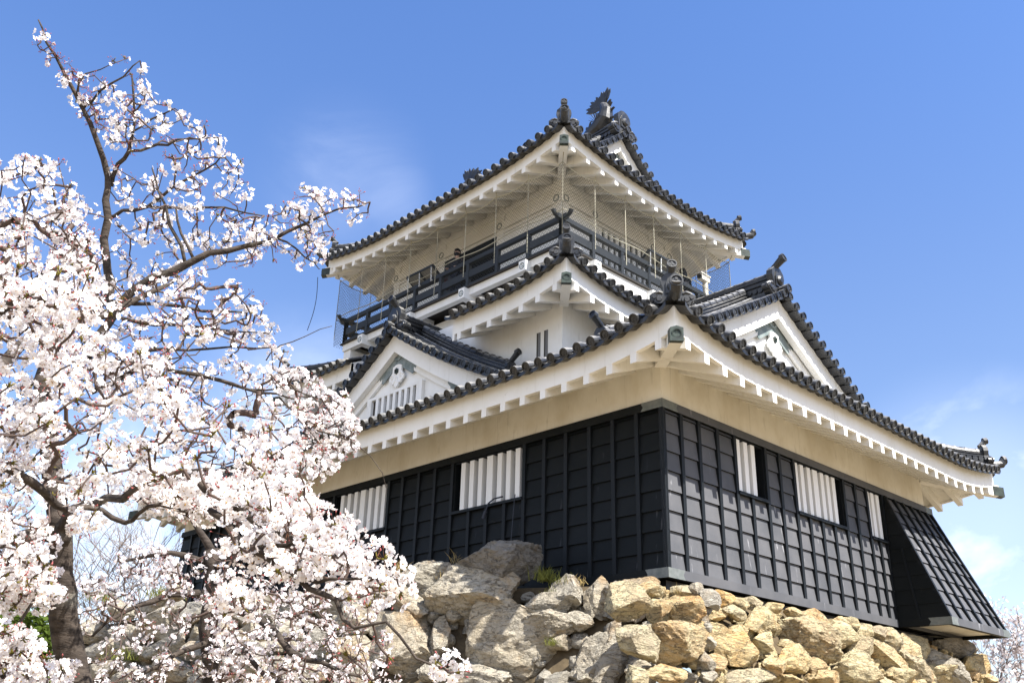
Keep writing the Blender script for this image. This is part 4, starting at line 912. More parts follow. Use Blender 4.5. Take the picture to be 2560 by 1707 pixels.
# ---- visitors
def skin_obj(name, verts, edges, radii, material, parent, levels=2):
    off = np.array(OFF.get(parent.name, (0, 0, 0)))
    me = bpy.data.meshes.new(name); me.from_pydata([tuple((np.array(v_)-off)*S) for v_ in verts], edges, []); me.materials.append(material)
    o = bpy.data.objects.new(name, me); COL.objects.link(o); o.parent = parent
    sm = o.modifiers.new('skin', 'SKIN'); sm.use_smooth_shade = True
    for i, sv in enumerate(me.skin_vertices[0].data):
        r_ = radii[i]; sv.radius = (r_*S, r_*S) if not hasattr(r_, '__len__') else (r_[0]*S, r_[1]*S); sv.use_root = (i == 0)
    ss = o.modifiers.new('subd', 'SUBSURF'); ss.levels = levels; ss.render_levels = levels
    return o
def person(base, yaw, label, hair_long, mask, bag):
    k = 2.13/1.70                                               # metres -> model units
    root = empty('person', base); tag(root, label, 'person')
    cy, sy = math.cos(yaw), math.sin(yaw)
    def T(x, y, z): return V(base[0]+k*(x*cy-y*sy), base[1]+k*(x*sy+y*cy), base[2]+k*z)      # x = forward, y = left
    J = [(0, 0, .93), (0, 0, 1.10), (.01, 0, 1.30), (.01, 0, 1.44), (.03, 0, 1.50), (.04, 0, 1.60), (.03, 0, 1.68)]
    R_ = [.135, .125, .135, .075, .052, .088, .062]; E_ = [(i, i+1) for i in range(6)]
    for sg in (-1, 1):
        i = len(J); J += [(.01, sg*.09, .88), (.02, sg*.10, .48), (-.01, sg*.10, .08), (.10, sg*.11, .04)]; R_ += [.085, .056, .042, .036]; E_ += [(0, i), (i, i+1), (i+1, i+2), (i+2, i+3)]
        i = len(J); J += [(.0, sg*.17, 1.36), (.03, sg*.23, 1.10), (.19, sg*.17, 1.02), (.25, sg*.15, 1.02)]; R_ += [.052, .042, .033, .030]; E_ += [(2, i), (i, i+1), (i+1, i+2), (i+2, i+3)]
        h = i+3
        for f_ in range(4):
            i2 = len(J); y_ = sg*.15+sg*(.026-.017*f_); J += [(.285, y_, 1.025), (.318+.006*(f_ in (1, 2)), y_, 1.015), (.330, y_, .992)]; R_ += [.010, .0095, .008]; E_ += [(h, i2), (i2, i2+1), (i2+1, i2+2)]
        i2 = len(J); J += [(.255, sg*.12, 1.03), (.285, sg*.105, 1.035)]; R_ += [.011, .009]; E_ += [(h, i2), (i2, i2+1)]
    skin_obj('body', [T(*j) for j in J], E_, [r_*k for r_ in R_], MT['skin'], root)
    # coat and trousers follow the body
    CJ = [(0, 0, .90), (0, 0, 1.10), (.01, 0, 1.30), (.01, 0, 1.43)]; CR = [.175, .155, .165, .095]; CE = [(0, 1), (1, 2), (2, 3)]
    for sg in (-1, 1):
        i = len(CJ); CJ += [(.0, sg*.175, 1.36), (.03, sg*.235, 1.10), (.17, sg*.175, 1.025)]; CR += [.072, .06, .048]; CE += [(2, i), (i, i+1), (i+1, i+2)]
    skin_obj('coat', [T(*j) for j in CJ], CE, [r_*k for r_ in CR], MT['coat'], root)
    TJ = [(0, 0, .90)]; TR = [.15]; TE = []
    for sg in (-1, 1):
        i = len(TJ); TJ += [(.01, sg*.09, .84), (.02, sg*.10, .48), (-.005, sg*.10, .10)]; TR += [.10, .075, .062]; TE += [(0, i), (i, i+1), (i+1, i+2)]
    skin_obj('trousers', [T(*j) for j in TJ], TE, [r_*k for r_ in TR], MT['trouser'], root)
    hm = MB()
    def blob(mb, c, r3, cut):
        n_, m_ = 14, 10; vs = []; fs = []
        for i in range(m_+1):
            ph = math.pi*i/m_
            for j in range(n_): 
                th = 2*math.pi*j/n_; x, y, z = math.sin(ph)*math.cos(th), math.sin(ph)*math.sin(th), math.cos(ph)
                vs.append((c[0]+r3[0]*x, c[1]+r3[1]*y, c[2]+r3[2]*z))
        for i in range(m_):
            for j in range(n_):
                q = (i*n_+j, i*n_+(j+1) % n_, (i+1)*n_+(j+1) % n_, (i+1)*n_+j)
                if all(cut(*vs[t_]) for t_ in q): fs.append(q)
        mb.add([T(*v_) for v_ in vs], fs)
    blob(hm, (.022, 0, 1.635), (.112, .104, .125), lambda x, y, z: x < .075 or z > 1.69)
    if hair_long: blob(hm, (-.03, 0, 1.50), (.10, .115, .20), lambda x, y, z: x < .03)
    hm.build('hair', MT['hair'], root, True)
    fc = MB()
    for sg in (-1, 1):
        blob(fc, (.122, sg*.034, 1.625), (.012, .016, .010), lambda *a: True)
    fc.build('eyes', MT['hair'], root, True)
    ns = MB(); ns.add([T(.122, 0, 1.63), T(.118, .016, 1.585), T(.118, -.016, 1.585), T(.148, 0, 1.588)], [(0, 3, 1), (0, 2, 3), (1, 3, 2)])
    for sg in (-1, 1): blob(ns, (.03, sg*.092, 1.60), (.022, .012, .032), lambda *a: True)
    ns.build('nose_and_ears', MT['skin'], root)
    if mask:
        mk = MB(); blob(mk, (.06, 0, 1.555), (.078, .080, .062), lambda x, y, z: x > .03); mk.build('face_mask', MT['coat'], root, True)
    else:
        mk = MB(); blob(mk, (.118, 0, 1.548), (.008, .024, .006), lambda *a: True); mk.build('mouth', MT['brownbag'], root, True)
    if bag:
        b_ = MB(); p = T(.12, -.26, .62); 
        b_.prism([T(-.02, -.24, .50), T(.26, -.24, .50), T(.24, -.24, .76), T(.0, -.24, .76)], T(0, -.36, .5)-T(0, -.24, .5)); b_.tube([T(.04, -.30, .76), T(.10, -.25, .95), T(.17, -.19, 1.02), T(.2, -.26, .92), T(.2, -.30, .76)], .012, 5)
        bo_ = b_.build('hand_bag', MT['brownbag']); tag(place(bo_, tuple(T(.12, -.3, .50))), 'dark brown bag held by the visitor at the left rail', 'bag')
person((3.02, 11.18, FZ), math.pi+.25, 'person in dark coat and dark face mask standing behind the left balcony rail', False, True, True)
person((9.75, 6.1, FZ), math.radians(60), 'person in dark coat with long dark hair at the right end of the balcony', True, False, False)

# ------------------------------------------------------------------ ground and stone walls
def struct(name, mb, m):
    o = mb.build(name, m); tag(o, kind='structure'); return o
GZ = -5.45
g_ = MB(); Rg = 900; g_.add([(-Rg, -Rg, GZ), (Rg, -Rg, GZ), (Rg, Rg, GZ), (-Rg, Rg, GZ)], [(0, 1, 2, 3)]); struct('ground', g_, MT['ground'])
# terrace the keep stands on (top of the stone base)
LD = unit(V(-.45, .89, 0)); LN = V(-LD[1], LD[0], 0); LN = LN if LN[0] < 0 else -LN        # front-left wall: direction and outward normal
P0 = V(.15, -.42, 0); BAT = .40                                  # batter: outwards per unit of drop
R_IN = .75
Lend = P0+LD*11.0
FD = V(0, 1, 0); FN = V(-1, 0, 0)
def q2(p, z): return (p[0], p[1], z)
ins = lambda p, nrm, d: p-nrm*d
A_ = P0+V(.5, .8, 0)*.9; poly = [(14.9, .35, 0), (.9, .35, 0), tuple(Lend+V(1.0, .2, 0)), tuple(Lend+V(1.0, 34, 0)), (14.9, 45, 0)]
tr_ = MB(); tr_.prism([(x, y, -.42) for x, y, _ in poly], (0, 0, .22)); struct('terrace', tr_, MT['soil'])

def ico(sub):
    bm = bmesh.new(); bmesh.ops.create_icosphere(bm, subdivisions=sub, radius=1.0)
    v_ = np.array([x.co[:] for x in bm.verts]); bm.verts.index_update(); f = [tuple(x.index for x in y.verts) for y in bm.faces]; bm.free(); return v_, f
ICO = {k: ico(k) for k in (2, 3, 4, 5)}
def rock(c, eu, ev, en, seed, sub=3, cuts=15, rough=.10):
    """split boulder: a ball cut by random planes, stretched along three axes, then broken up by ledges and pits"""
    r_ = np.random.default_rng(seed); v_, f = ICO[sub]; v_ = v_.copy()*1.28
    for i in range(cuts):
        n = r_.normal(size=3); n[2] *= .8; n /= np.linalg.norm(n); d = r_.uniform(.58, .97)
        ex = np.maximum(v_@n-d, 0); v_ -= ex[:, None]*n[None]
    o3 = r_.uniform(-50, 50, 3); fr = mnoise.fractal; rd = mnoise.ridged_multi_fractal
    ax = r_.normal(size=3); ax /= np.linalg.norm(ax); big = sub >= 4
    for i in range(len(v_)):
        p = v_[i]; q = Vector(tuple(p*1.4+o3)); h = fr(q, .9, 2.1, 6)*rough
        s_ = float(p@ax)*3.2+mnoise.noise(q*1.3)*1.1; h += .035*(s_-math.floor(s_)-.5)*(.6 if big else .4)
        if big: h += .055*fr(Vector(tuple(p*5.5+o3)), .8, 2.2, 4)-.03*max(0.0, rd(Vector(tuple(p*2.2+o3)), .9, 2.1, 3, 1.0, 2.0)-1.15)
        v_[i] = p*(1+h)
    A = np.stack([eu, ev, en], 0)
    return c+v_@A, f
class Wall:
    def __init__(s, p0, d, n, bat, ztop): s.p0, s.d, s.n, s.bat, s.zt = p0, d, n, bat, ztop
    def at(s, u, z): return s.p0+s.d*u+s.n*s.bat*(s.zt-z)+V(0, 0, z)
    def hit(s, px, py):
        m_ = unit(s.n+V(0, 0, s.bat)); d = ray(px, py); q = s.p0+V(0, 0, s.zt); t = np.dot(q-C, m_)/np.dot(d, m_); return C+d*t
WR = Wall(V(0, -.30, 0), V(1, 0, 0), V(0, -1, 0), .40, -.15)
WL = Wall(P0, LD, LN, .40, -.10)
WF = Wall(Lend, FD, FN, .40, -.25)
def project(p):
    d = p-C; w_ = d@FW; return 1280+FPX*(d@RT)/w_, 853.5-FPX*(d@UP)/w_
def px_rock(wall, cx, cy, w_, h_, seed, ang=0, depth=.62, push=.0, lift=0):
    """size and seat a stone from where it shows in the photograph"""
    c = wall.hit(cx, cy); u = wall.d; v_ = unit(V(0, 0, 1)-wall.n*wall.bat); n = unit(np.cross(u, v_)); n = n if n@wall.n > 0 else -n
    x0, y0 = project(c); xu, yu = project(c+u*.1); xv, yv = project(c+v_*.1)
    su = math.hypot(xu-x0, yu-y0)/.1; sv = math.hypot(xv-x0, yv-y0)/.1
    eu_, ev_ = w_/2/su, h_/2/sv; ca, sa = math.cos(ang), math.sin(ang)
    eu = (u*ca+v_*sa)*eu_; ev = (-u*sa+v_*ca)*ev_; dn = depth*min(eu_, ev_)+.12*max(eu_, ev_)
    cc = c-n*(dn*.55-push)+V(0, 0, lift)
    return rock(cc, eu, ev, n*dn, seed, 5 if w_ > 130 else 4 if w_ > 55 else 3), (c, eu_, ev_)
def crop(ox, oy, s_, lst): return [(ox+a*s_, oy+b*s_, c*s_, d*s_, *r_) for a, b, c, d, *r_ in lst]
right = crop(1560, 1100, .4252, [(195, 865, 175, 85), (365, 872, 150, 90), (370, 985, 170, 200), (235, 965, 120, 140), (480, 902, 95, 90), (590, 917, 125, 88), (480, 978, 88, 88), (555, 1000, 115, 95), (650, 1005, 155, 92), (690, 942, 95, 74), (780, 947, 95, 66), (880, 975, 115, 84), (820, 1050, 205, 145), (600, 1125, 185, 185), (110, 1172, 240, 250), (335, 1192, 300, 235), (480, 1130, 115, 160, -.5), (690, 1240, 250, 190), (1085, 1122, 330, 205, -.2), (1005, 1010, 125, 84), (1130, 1040, 135, 115), (1282, 1060, 92, 70), (1270, 1150, 180, 190), (1365, 1072, 92, 86), (1425, 1110, 76, 105), (1502, 1120, 105, 110), (1602, 1160, 115, 135), (1405, 1212, 115, 195), (1560, 1242, 235, 175, -.2), (1030, 1290, 205, 160), (900, 1330, 145, 105), (1172, 1312, 84, 105), (1390, 1332, 270, 195, -.2), (1755, 1312, 175, 150, -.4), (1662, 1362, 220, 160), (1735, 1205, 165, 180), (1900, 1352, 200, 175), (845, 1172, 105, 125), (960, 1182, 74, 64), (770, 1372, 250, 150), (560, 1282, 150, 130), (270, 1352, 205, 150), (95, 1372, 135, 115), (1000, 1395, 160, 90), (1190, 1400, 190, 110), (1530, 1420, 200, 110), (700, 1110, 110, 120), (30, 940, 200, 190)])
left = crop(700, 1000, .45086, [(830, 995, 290, 180), (1100, 1060, 500, 270, .12), (700, 1112, 240, 165), (1235, 1330, 660, 440, -.10), (655, 1360, 430, 360), (885, 1292, 120, 215), (1070, 1535, 440, 175), (1490, 1142, 290, 105, -.1), (1510, 1245, 290, 165), (1590, 1075, 220, 175), (1745, 1082, 180, 225, .25), (1750, 1415, 390, 290, -.12), (1520, 1320, 170, 110, .4), (1640, 1215, 150, 100), (1840, 1262, 130, 140), (1920, 1180, 120, 64), (1690, 1500, 120, 110), (2000, 1500, 190, 130), (950, 1190, 90, 64), (1950, 1080, 330, 210, -.15), (560, 1230, 200, 160), (420, 1180, 240, 200), (380, 1360, 220, 200), (220, 1290, 230, 220), (150, 1480, 240, 200), (420, 1520, 260, 170), (850, 1510, 190, 120), (300, 1090, 230, 150), (560, 1050, 210, 150)])
far = crop(0, 1100, .4252, [(960, 1080, 230, 200), (820, 1130, 170, 130), (720, 1130, 190, 150), (700, 1000, 170, 120), (880, 960, 200, 110), (1020, 1010, 180, 130), (1150, 990, 180, 160), (960, 1200, 190, 120), (800, 1230, 200, 130), (640, 1200, 200, 150), (1100, 1230, 210, 160), (980, 1330, 230, 150), (780, 1360, 230, 150), (600, 1330, 200, 170), (1250, 1100, 200, 180), (1020, 890, 150, 120), (1400, 1290, 240, 180), (1250, 1330, 200, 150), (540, 1110, 170, 140), (530, 1230, 160, 120)])
def build_wall(name, label, wall, lst, m, umax, zlo, seed, nfill, base, fill_range=(.10, .34), top_off=0.0, xmax=2700, u0=.9):
    root = empty(name, base); tag(root, label, 'stone wall')
    bk_ = MB(); t0, t1 = wall.at(u0, wall.zt)-wall.n*.42, wall.at(umax, wall.zt)-wall.n*.42; b0, b1 = wall.at(u0, GZ)-wall.n*.42, wall.at(umax, GZ)-wall.n*.42
    qq = [b0, b1, t1, t0]; bk_.hexa([b0-wall.n, b1-wall.n, b1, b0, t0-wall.n*.6, t1-wall.n*.6, t1, t0]); bk_.build('earth_core', MT['soil'], root)
    placed = []; n_ = 0
    for i, it in enumerate(lst):
        cx, cy, w_, h_ = it[:4]; ang = it[4] if len(it) > 4 else rng.uniform(-.12, .12)
        (vs, fs), (c, eu, ev) = px_rock(wall, cx, cy, w_*1.06, h_*1.08, seed+i, ang, rng.uniform(.55, .85), rng.uniform(-.10, .12)*w_/100)
        m_ = MB(); m_.add(vs, fs); m_.build('stone', m, root); placed.append((cx, cy, w_/2, h_/2)); n_ += 1
    r_ = np.random.default_rng(seed+999); chips = MB(); tries = 0; k = 0
    def free(px, py, rx, ry, f_): return all(((px-a)/(c_+rx*f_))**2+((py-b)/(d_+ry*f_))**2 > 1.0 for a, b, c_, d_ in placed)
    while k < nfill and tries < 9000:
        tries += 1; u = r_.uniform(-.4, umax); z = r_.uniform(zlo, wall.zt-.12+top_off); c = wall.at(u, z); px, py = project(c)
        if not (-250 < px < xmax and 1250 < py < 1850): continue
        size = r_.uniform(*fill_range)*(1.0 if tries < 4000 else .6); su = FPX/np.linalg.norm(c-C); rx = ry = size*su
        if not free(px, py, rx, ry, .62): continue
        placed.append((px, py, rx*.85, ry*.75)); v_ = unit(V(0, 0, 1)-wall.n*wall.bat); n = unit(wall.n+V(0, 0, wall.bat)); a = r_.uniform(-.4, .4)
        e1 = (wall.d*math.cos(a)+v_*math.sin(a))*size*1.15; e2 = (-wall.d*math.sin(a)+v_*math.cos(a))*size*.9
        vs, fs = rock(c-n*(.16+.4*size), e1, e2, n*size*.9, seed+3000+k, 4 if size*su > 40 else 3)
        if size > .17 and n_ < 98: m_ = MB(); m_.add(vs, fs); m_.build('stone', m, root); n_ += 1
        else: chips.add(vs, fs)
        k += 1
    # gravel-size filling packed deeper between the stones
    for j in range(int(umax*26)):
        u = r_.uniform(-.4, umax); z = r_.uniform(zlo, wall.zt-.1); n = unit(wall.n+V(0, 0, wall.bat)); s_ = r_.uniform(.10, .22); c = wall.at(u, z)-n*r_.uniform(.28, .42); e = unit(r_.normal(size=3)); e2 = unit(np.cross(e, n+.01)); 
        px, py = project(c)
        if not (-200 < px < 2700 and 1280 < py < 1800): continue
        vs, fs = rock(c, e*s_, e2*s_*.8, np.cross(e, e2)*s_*.7, seed+9000+j, 2, 8); chips.add(vs, fs)
    if chips.v: o = chips.build('wedge_stones', m, root); o['kind'] = 'stuff'
build_wall('stone_wall', 'sunlit dry stone wall of yellow rocks under the right side of the keep', WR, right, MT['warmstone'], 15.6, -3.0, 100, 130, (7.5, -1.5, GZ))
build_wall('stone_wall', 'dry stone wall of big pale boulders below the shaded left side', WL, left, MT['coolstone'], 11.3, -3.0, 400, 110, (-2, 3, GZ), (.16, .42))
build_wall('stone_wall', 'mossy stone wall behind the cherry trunks at far left', WF, far, MT['coolstone'], 34, -3.2, 800, 150, (-4.5, 20, GZ), (.28, .62))
def boulder(label, cx, cy, w_, h_, ang, seed, m, wall=WL, depth=.75, push=.25):
    (vs, fs), (c, eu, ev) = px_rock(wall, cx, cy, w_, h_, seed, ang, depth, push); mb = MB(); mb.add(vs, fs); o = mb.build('boulder', m); b = vs[np.argmin(vs[:, 2])]
    tag(place(o, (c[0], c[1], vs[:, 2].min())), label, 'boulder', 'boulders lying on top of the stone wall'); return o
boulder('large rounded dark grey boulder with a peak, highest of the rock pile', 1238, 1418, 215, 150, -.50, 5007, MT['greystone'], depth=.8)
def stray(label, cx, cy, w_, h_, ang, seed, m):
    (vs, fs), (c, eu, ev) = px_rock(WR, cx, cy, w_, h_, seed, ang, .85, .1); mb = MB(); mb.add(vs, fs); o = mb.build('boulder', m)
    tag(place(o, (c[0], c[1], vs[:, 2].min())), label, 'boulder', 'boulders lying on top of the stone wall')
stray('bright yellow boulder at the far right end of the stone wall', 2445, 1660, 78, 78, .2, 6001, MT['warmstone'])
stray('grey boulder in the shade under the overhanging chute', 2395, 1617, 95, 50, -.1, 6002, MT['greystone'])
stray('brown boulder below the grey one at the right end of the wall', 2372, 1668, 88, 78, -.3, 6003, MT['coolstone'])

# grass tufts in the joints of the wall
def tuft(px, py, wall, n_, h, spread, m, label, up=.0):
    c = wall.hit(px, py)+wall.n*.02+V(0, 0, up); nb = NB(); r_ = np.random.default_rng(int(px*7+py))
    for i in range(n_):
        b = c+V(r_.normal(0, spread), r_.normal(0, spread), r_.normal(0, .02)); L = h*r_.uniform(.45, 1.1); lean = V(r_.normal(0, .35), r_.normal(0, .35), 1); lean = unit(lean); side = unit(np.cross(lean, V(r_.normal(), r_.normal(), .1)))*L*.028
        m1 = b+lean*L*.55; d2 = unit(lean+V(r_.normal(0, .5), r_.normal(0, .5), -.25)); tip = m1+d2*L*.5
        nb.add([b-side, b+side, m1+side*.8, m1-side*.8], [(0, 1, 2, 3)]); nb.add([m1-side*.8, m1+side*.8, tip+side*.1, tip-side*.1], [(0, 1, 2, 3)])
    o = nb.build('grass_tuft', m); place(o, tuple(c)); tag(o, label, 'grass', 'grass tufts growing in the stone wall')
tuft(1365, 1452, WL, 150, .34, .11, MT['grass'], 'green grass tuft right of the big grey boulder')
tuft(1405, 1462, WL, 70, .26, .12, MT['grass'], 'short green grass on the flat stone by the grey boulder')
tuft(1440, 1460, WL, 60, .22, .12, MT['dry'], 'yellowing grass above the flat stone by the slab')
tuft(1385, 1490, WL, 60, .22, .10, MT['grass'], 'grass clump hanging over the long flat stone')
tuft(1118, 1452, WL, 90, .22, .09, MT['dry'], 'dry grass left of the big grey boulder', .04)
tuft(1000, 1415, WL, 45, .30, .10, MT['dry'], 'brown dry grass stalks above the leftmost brown boulder', -.1)
tuft(1138, 1395, WL, 14, .42, .04, MT['dry'], 'tall dry stalk standing against the black boards', -.1)
tuft(1380, 1612, WL, 80, .20, .08, MT['grass'], 'small green plant in the joint under the flat stones')
tuft(260, 1500, WF, 160, .40, .28, MT['grass'], 'green grass on the mossy wall behind the trunk'); tuft(415, 1495, WF, 140, .40, .25, MT['grass'], 'green grass clump on top of the mossy far wall')
tuft(320, 1650, WF, 120, .38, .22, MT['grass'], 'low green clump at the foot of the mossy wall')
tuft(1690, 1480, WR, 50, .16, .06, MT['dry'], 'tiny dry weeds under the front corner of the keep')
# ------------------------------------------------------------------ cherry trees
def limb_pts(lst, step=.16):
    """(px, py, distance, radius) -> smooth 3-D chain"""
    P_ = [pix(a, b, d) for a, b, d, _ in lst]; R_ = [r for *_, r in lst]; out_, rr = [], []
    n = len(P_)
    for i in range(n-1):
        p0 = P_[max(i-1, 0)]; p1 = P_[i]; p2 = P_[i+1]; p3 = P_[min(i+2, n-1)]; k = max(2, int(np.linalg.norm(p2-p1)/step))
        for j in range(k):
            t = j/k; q = .5*((2*p1)+(-p0+p2)*t+(2*p0-5*p1+4*p2-p3)*t*t+(-p0+3*p1-3*p2+p3)*t**3)
            out_.append(q+nrg.normal(0, .010, 3)); rr.append((R_[i]*(1-t)+R_[i+1]*t)*rng.uniform(.92, 1.1))
    out_.append(P_[-1]); rr.append(R_[-1]); return out_, rr
def in_poly(x, y, poly):
    c = False; n = len(poly)
    for i in range(n):
        (x0, y0), (x1, y1) = poly[i], poly[(i+1) % n]
        if (y0 > y) != (y1 > y) and x < (x1-x0)*(y-y0)/(y1-y0)+x0: c = not c
    return c
def scatter(poly, n, dfun, hole=()):
    xs = [p[0] for p in poly]; ys = [p[1] for p in poly]; out_ = []
    while len(out_) < n:
        x, y = rng.uniform(min(xs), max(xs)), rng.uniform(min(ys), max(ys))
        if in_poly(x, y, poly) and not any(in_poly(x, y, h) for h in hole): out_.append((x, y, dfun(x, y)))
    return out_
PET = None
def flower_proto(near):
    """five cupped petals; each petal is a fan of quads folded along its middle"""
    vs, fs = [], []
    for k in range(5):
        a = 2*math.pi*k/5; ca, sa = math.cos(a), math.sin(a)
        if near: pr = [(.10, 0, 0), (.42, .30, .10), (.82, .40, .20), (1.02, .16, .26), (.94, 0, .22), (1.02, -.16, .26), (.82, -.40, .20), (.42, -.30, .10), (.55, 0, .04)]; fq = [(0, 1, 8, 7), (1, 2, 3, 8), (8, 3, 4, 5), (7, 8, 5, 6)]
        else: pr = [(.06, 0, 0), (.62, .42, .14), (1.0, 0, .26), (.62, -.42, .14)]; fq = [(0, 1, 2, 3)]
        o = len(vs); vs += [(x*ca-y*sa, x*sa+y*ca, z) for x, y, z in pr]; fs += [tuple(i+o for i in f) for f in fq]
    return np.array(vs, np.float32), np.array(fs, np.int32)
FL_N, FL_F = flower_proto(True), flower_proto(False)
def frame(n):
    a = np.cross(n, np.array([.3, .5, .8])); a /= np.linalg.norm(a)+1e-9; return a, np.cross(n, a)
class Tree:
    def __init__(s, name, label, base, petal):
        s.root = empty(name, base); tag(s.root, label, 'tree'); s.limbs = []; s.cl = []; s.petal = petal
    def limb(s, lst, name=None): s.limbs.append((name, *limb_pts(lst)))
    def finish(s, seed, fsize=.026, twig=.0075):
        r_ = np.random.default_rng(seed)
        tk = {}
        for nm, p, r in s.limbs: tk.setdefault(nm or 'branches', MB()).tube(p, r, 12 if max(r) > .06 else 7)
        for nm, mb in tk.items(): mb.build(nm, MT['bark'], s.root, True)
        # grow twigs from the limbs to every flower cluster: shortest-link tree
        src = np.array([q for _, p, _ in s.limbs for q in p[1:]]); X = np.array([pix(x, y, d) for x, y, d, *_ in s.cl]); n = len(X)
        D_ = np.full(n, 1e9); par = np.full(n, -1)
        best = np.zeros((n, 3))
        for i0 in range(0, n, 200):
            dd = np.linalg.norm(X[i0:i0+200, None]-src[None], axis=2); j = dd.argmin(1); D_[i0:i0+200] = dd[np.arange(len(j)), j]; best[i0:i0+200] = src[j]
        done = np.zeros(n, bool); order = []; Dw = D_.copy()
        for _ in range(n):
            i = int(np.where(done, 1e9, Dw).argmin()); done[i] = True; order.append(i)
            d2 = np.linalg.norm(X-X[i], axis=1)*1.06; m_ = (~done) & (d2 < Dw); Dw[m_] = d2[m_]; par[m_] = i; best[m_] = X[i]
        cnt = np.ones(n)
        for i in order[::-1]:
            if par[i] >= 0: cnt[par[i]] += cnt[i]
        tw = MB(); s.dirs = np.zeros((n, 3))
        for i in order:
            a, b = best[i], X[i]; L = np.linalg.norm(b-a)
            if L < 1e-4: continue
            d = (b-a)/L; s.dirs[i] = d; k = max(2, min(7, int(L/.12)+1)); l, u = frame(d); pts = []; am = min(.05, L*.12)
            ph = r_.uniform(0, 6.28); up_bow = .10*L
            for q in np.linspace(0, 1, k+1): pts.append(a*(1-q)+b*q+(l*math.sin(q*5+ph)+u*math.cos(q*4+ph))*am*math.sin(q*math.pi)+np.array([0, 0, -up_bow*math.sin(q*math.pi)]))
            r0 = twig*(.55+.42*cnt[i]**.42); r1 = max(twig*.55, r0*.78); tw.tube(pts, list(np.linspace(r0, r1, len(pts))), 4, False)
        tw.build('twigs', MT['twig'], s.root, True)
        # flowers
        fl = {True: NB(), False: NB()}; bud, cal, st, lf = NB(), NB(), NB(), NB()
        def put(nb, proto, c, n, sc_, rot):
            a, b = frame(n); ca, sa = math.cos(rot), math.sin(rot); A = np.stack([a*ca+b*sa, -a*sa+b*ca, n]); nb.add(proto[0]*sc_@A+c, proto[1])
        def spindle(nb, a, d, L, r):
            l, u = frame(d); m_ = a+d*L*.45; nb.add([a, m_+l*r, m_+u*r, m_-l*r, m_-u*r, a+d*L], [(0, 1, 2), (0, 2, 3), (0, 3, 4), (0, 4, 1), (5, 2, 1), (5, 3, 2), (5, 4, 3), (5, 1, 4)])
        for i, it in enumerate(s.cl):
            x, y, d, kind = it; c = X[i]; near = d < 7.2
            ax = s.dirs[i]; ball = fsize*(2.5 if kind == 'full' else 1.8)*r_.uniform(.8, 1.25)
            nf = {'full': int(r_.integers(8, 14)), 'mid': int(r_.integers(3, 7)), 'bud': int(r_.integers(0, 2)), 'big': int(r_.integers(12, 18))}[kind]
            if kind == 'big': ball = fsize*3.4*r_.uniform(.9, 1.2)
            for k in range(nf):
                n = r_.normal(size=3); n[2] += .15; n /= np.linalg.norm(n)
                p = c+n*ball*r_.uniform(.75, 1.05); n2 = n+r_.normal(0, .35, 3); n2 /= np.linalg.norm(n2); sz = fsize*r_.uniform(.82, 1.15)
                put(fl[near], FL_N if near else FL_F, p, n2, sz, r_.uniform(0, 6.28))
                if near: spindle(st, p-n2*sz*.02, n2, sz*.42, sz*.15); spindle(cal, p-n2*sz*.42, n2, sz*.45, sz*.10)
                elif r_.random() < .5: spindle(cal, p-n2*sz*.30, n2, sz*.45, sz*.14)
            nbuds = {'full': int(r_.integers(1, 4)), 'mid': int(r_.integers(3, 6)), 'bud': int(r_.integers(5, 9)), 'big': int(r_.integers(2, 7))}[kind]
            for k in range(nbuds):
                n = r_.normal(size=3)*.7+ax*.8; n /= np.linalg.norm(n); p = c+n*ball*r_.uniform(.55, 1.0); L = fsize*r_.uniform(.5, .85)
                spindle(cal, c, n, np.linalg.norm(p-c)*1.05, fsize*.05); spindle(bud, p, n, L, L*.27); spindle(cal, p-n*L*.32, n, L*.55, L*.15)
            if (near and r_.random() < .75) or r_.random() < .22:
                for k in range(int(r_.integers(3, 7))):
                    n = r_.normal(size=3)*.6+ax; n /= np.linalg.norm(n); spindle(lf, c, n, fsize*r_.uniform(1.0, 2.0), fsize*.20)
        if fl[True].v: fl[True].build('blossoms', s.petal, s.root)
        if fl[False].v: fl[False].build('blossoms', s.petal, s.root)
        for nm, nb, m in (('buds', bud, 'bud'), ('calyxes', cal, 'calyx'), ('flower_centres', st, 'stamen'), ('young_leaves', lf, 'youngleaf')):
            if nb.v: nb.build(nm, MT[m], s.root)
def J(d, a): return lambda x, y: d+rng.gauss(0, a)
def kinds(pts, f, m): return [(x, y, d, 'full' if (q := rng.random()) < f else 'mid' if q < f+m else 'bud') for x, y, d in pts]

A = Tree('cherry_tree', 'tall cherry tree in blossom with a thick dark trunk at the left edge', pix(215, 1850, 8.2)*V(1, 1, 0)+V(0, 0, GZ), MT['petal'])
b0 = A.root.location
A.limb([(225, 2420, 8.3, .26), (215, 1950, 8.2, .16), (196, 1750, 8.15, .125), (168, 1600, 8.1, .100), (156, 1480, 8.0, .092), (150, 1400, 8.0, .088), (152, 1320, 7.9, .082)], 'trunk')
A.limb([(152, 1345, 7.95, .08), (100, 1330, 7.8, .052), (40, 1345, 7.6, .045), (-60, 1380, 7.4, .04)])
A.limb([(150, 1330, 7.9, .06), (172, 1275, 7.6, .036), (240, 1255, 7.2, .030), (298, 1244, 6.8, .027), (349, 1215, 6.5, .024), (425, 1198, 6.2, .018), (520, 1172, 6.0, .012)])
A.limb([(-80, 1140, 5.4, .024), (0, 1168, 5.6, .024), (70, 1200, 5.8, .024), (140, 1258, 6.0, .023), (185, 1272, 6.2, .020), (250, 1270, 6.3, .017), (315, 1308, 6.2, .015), (345, 1286, 6.1, .014), (400, 1268, 6, .012), (470, 1280, 5.8, .010)])
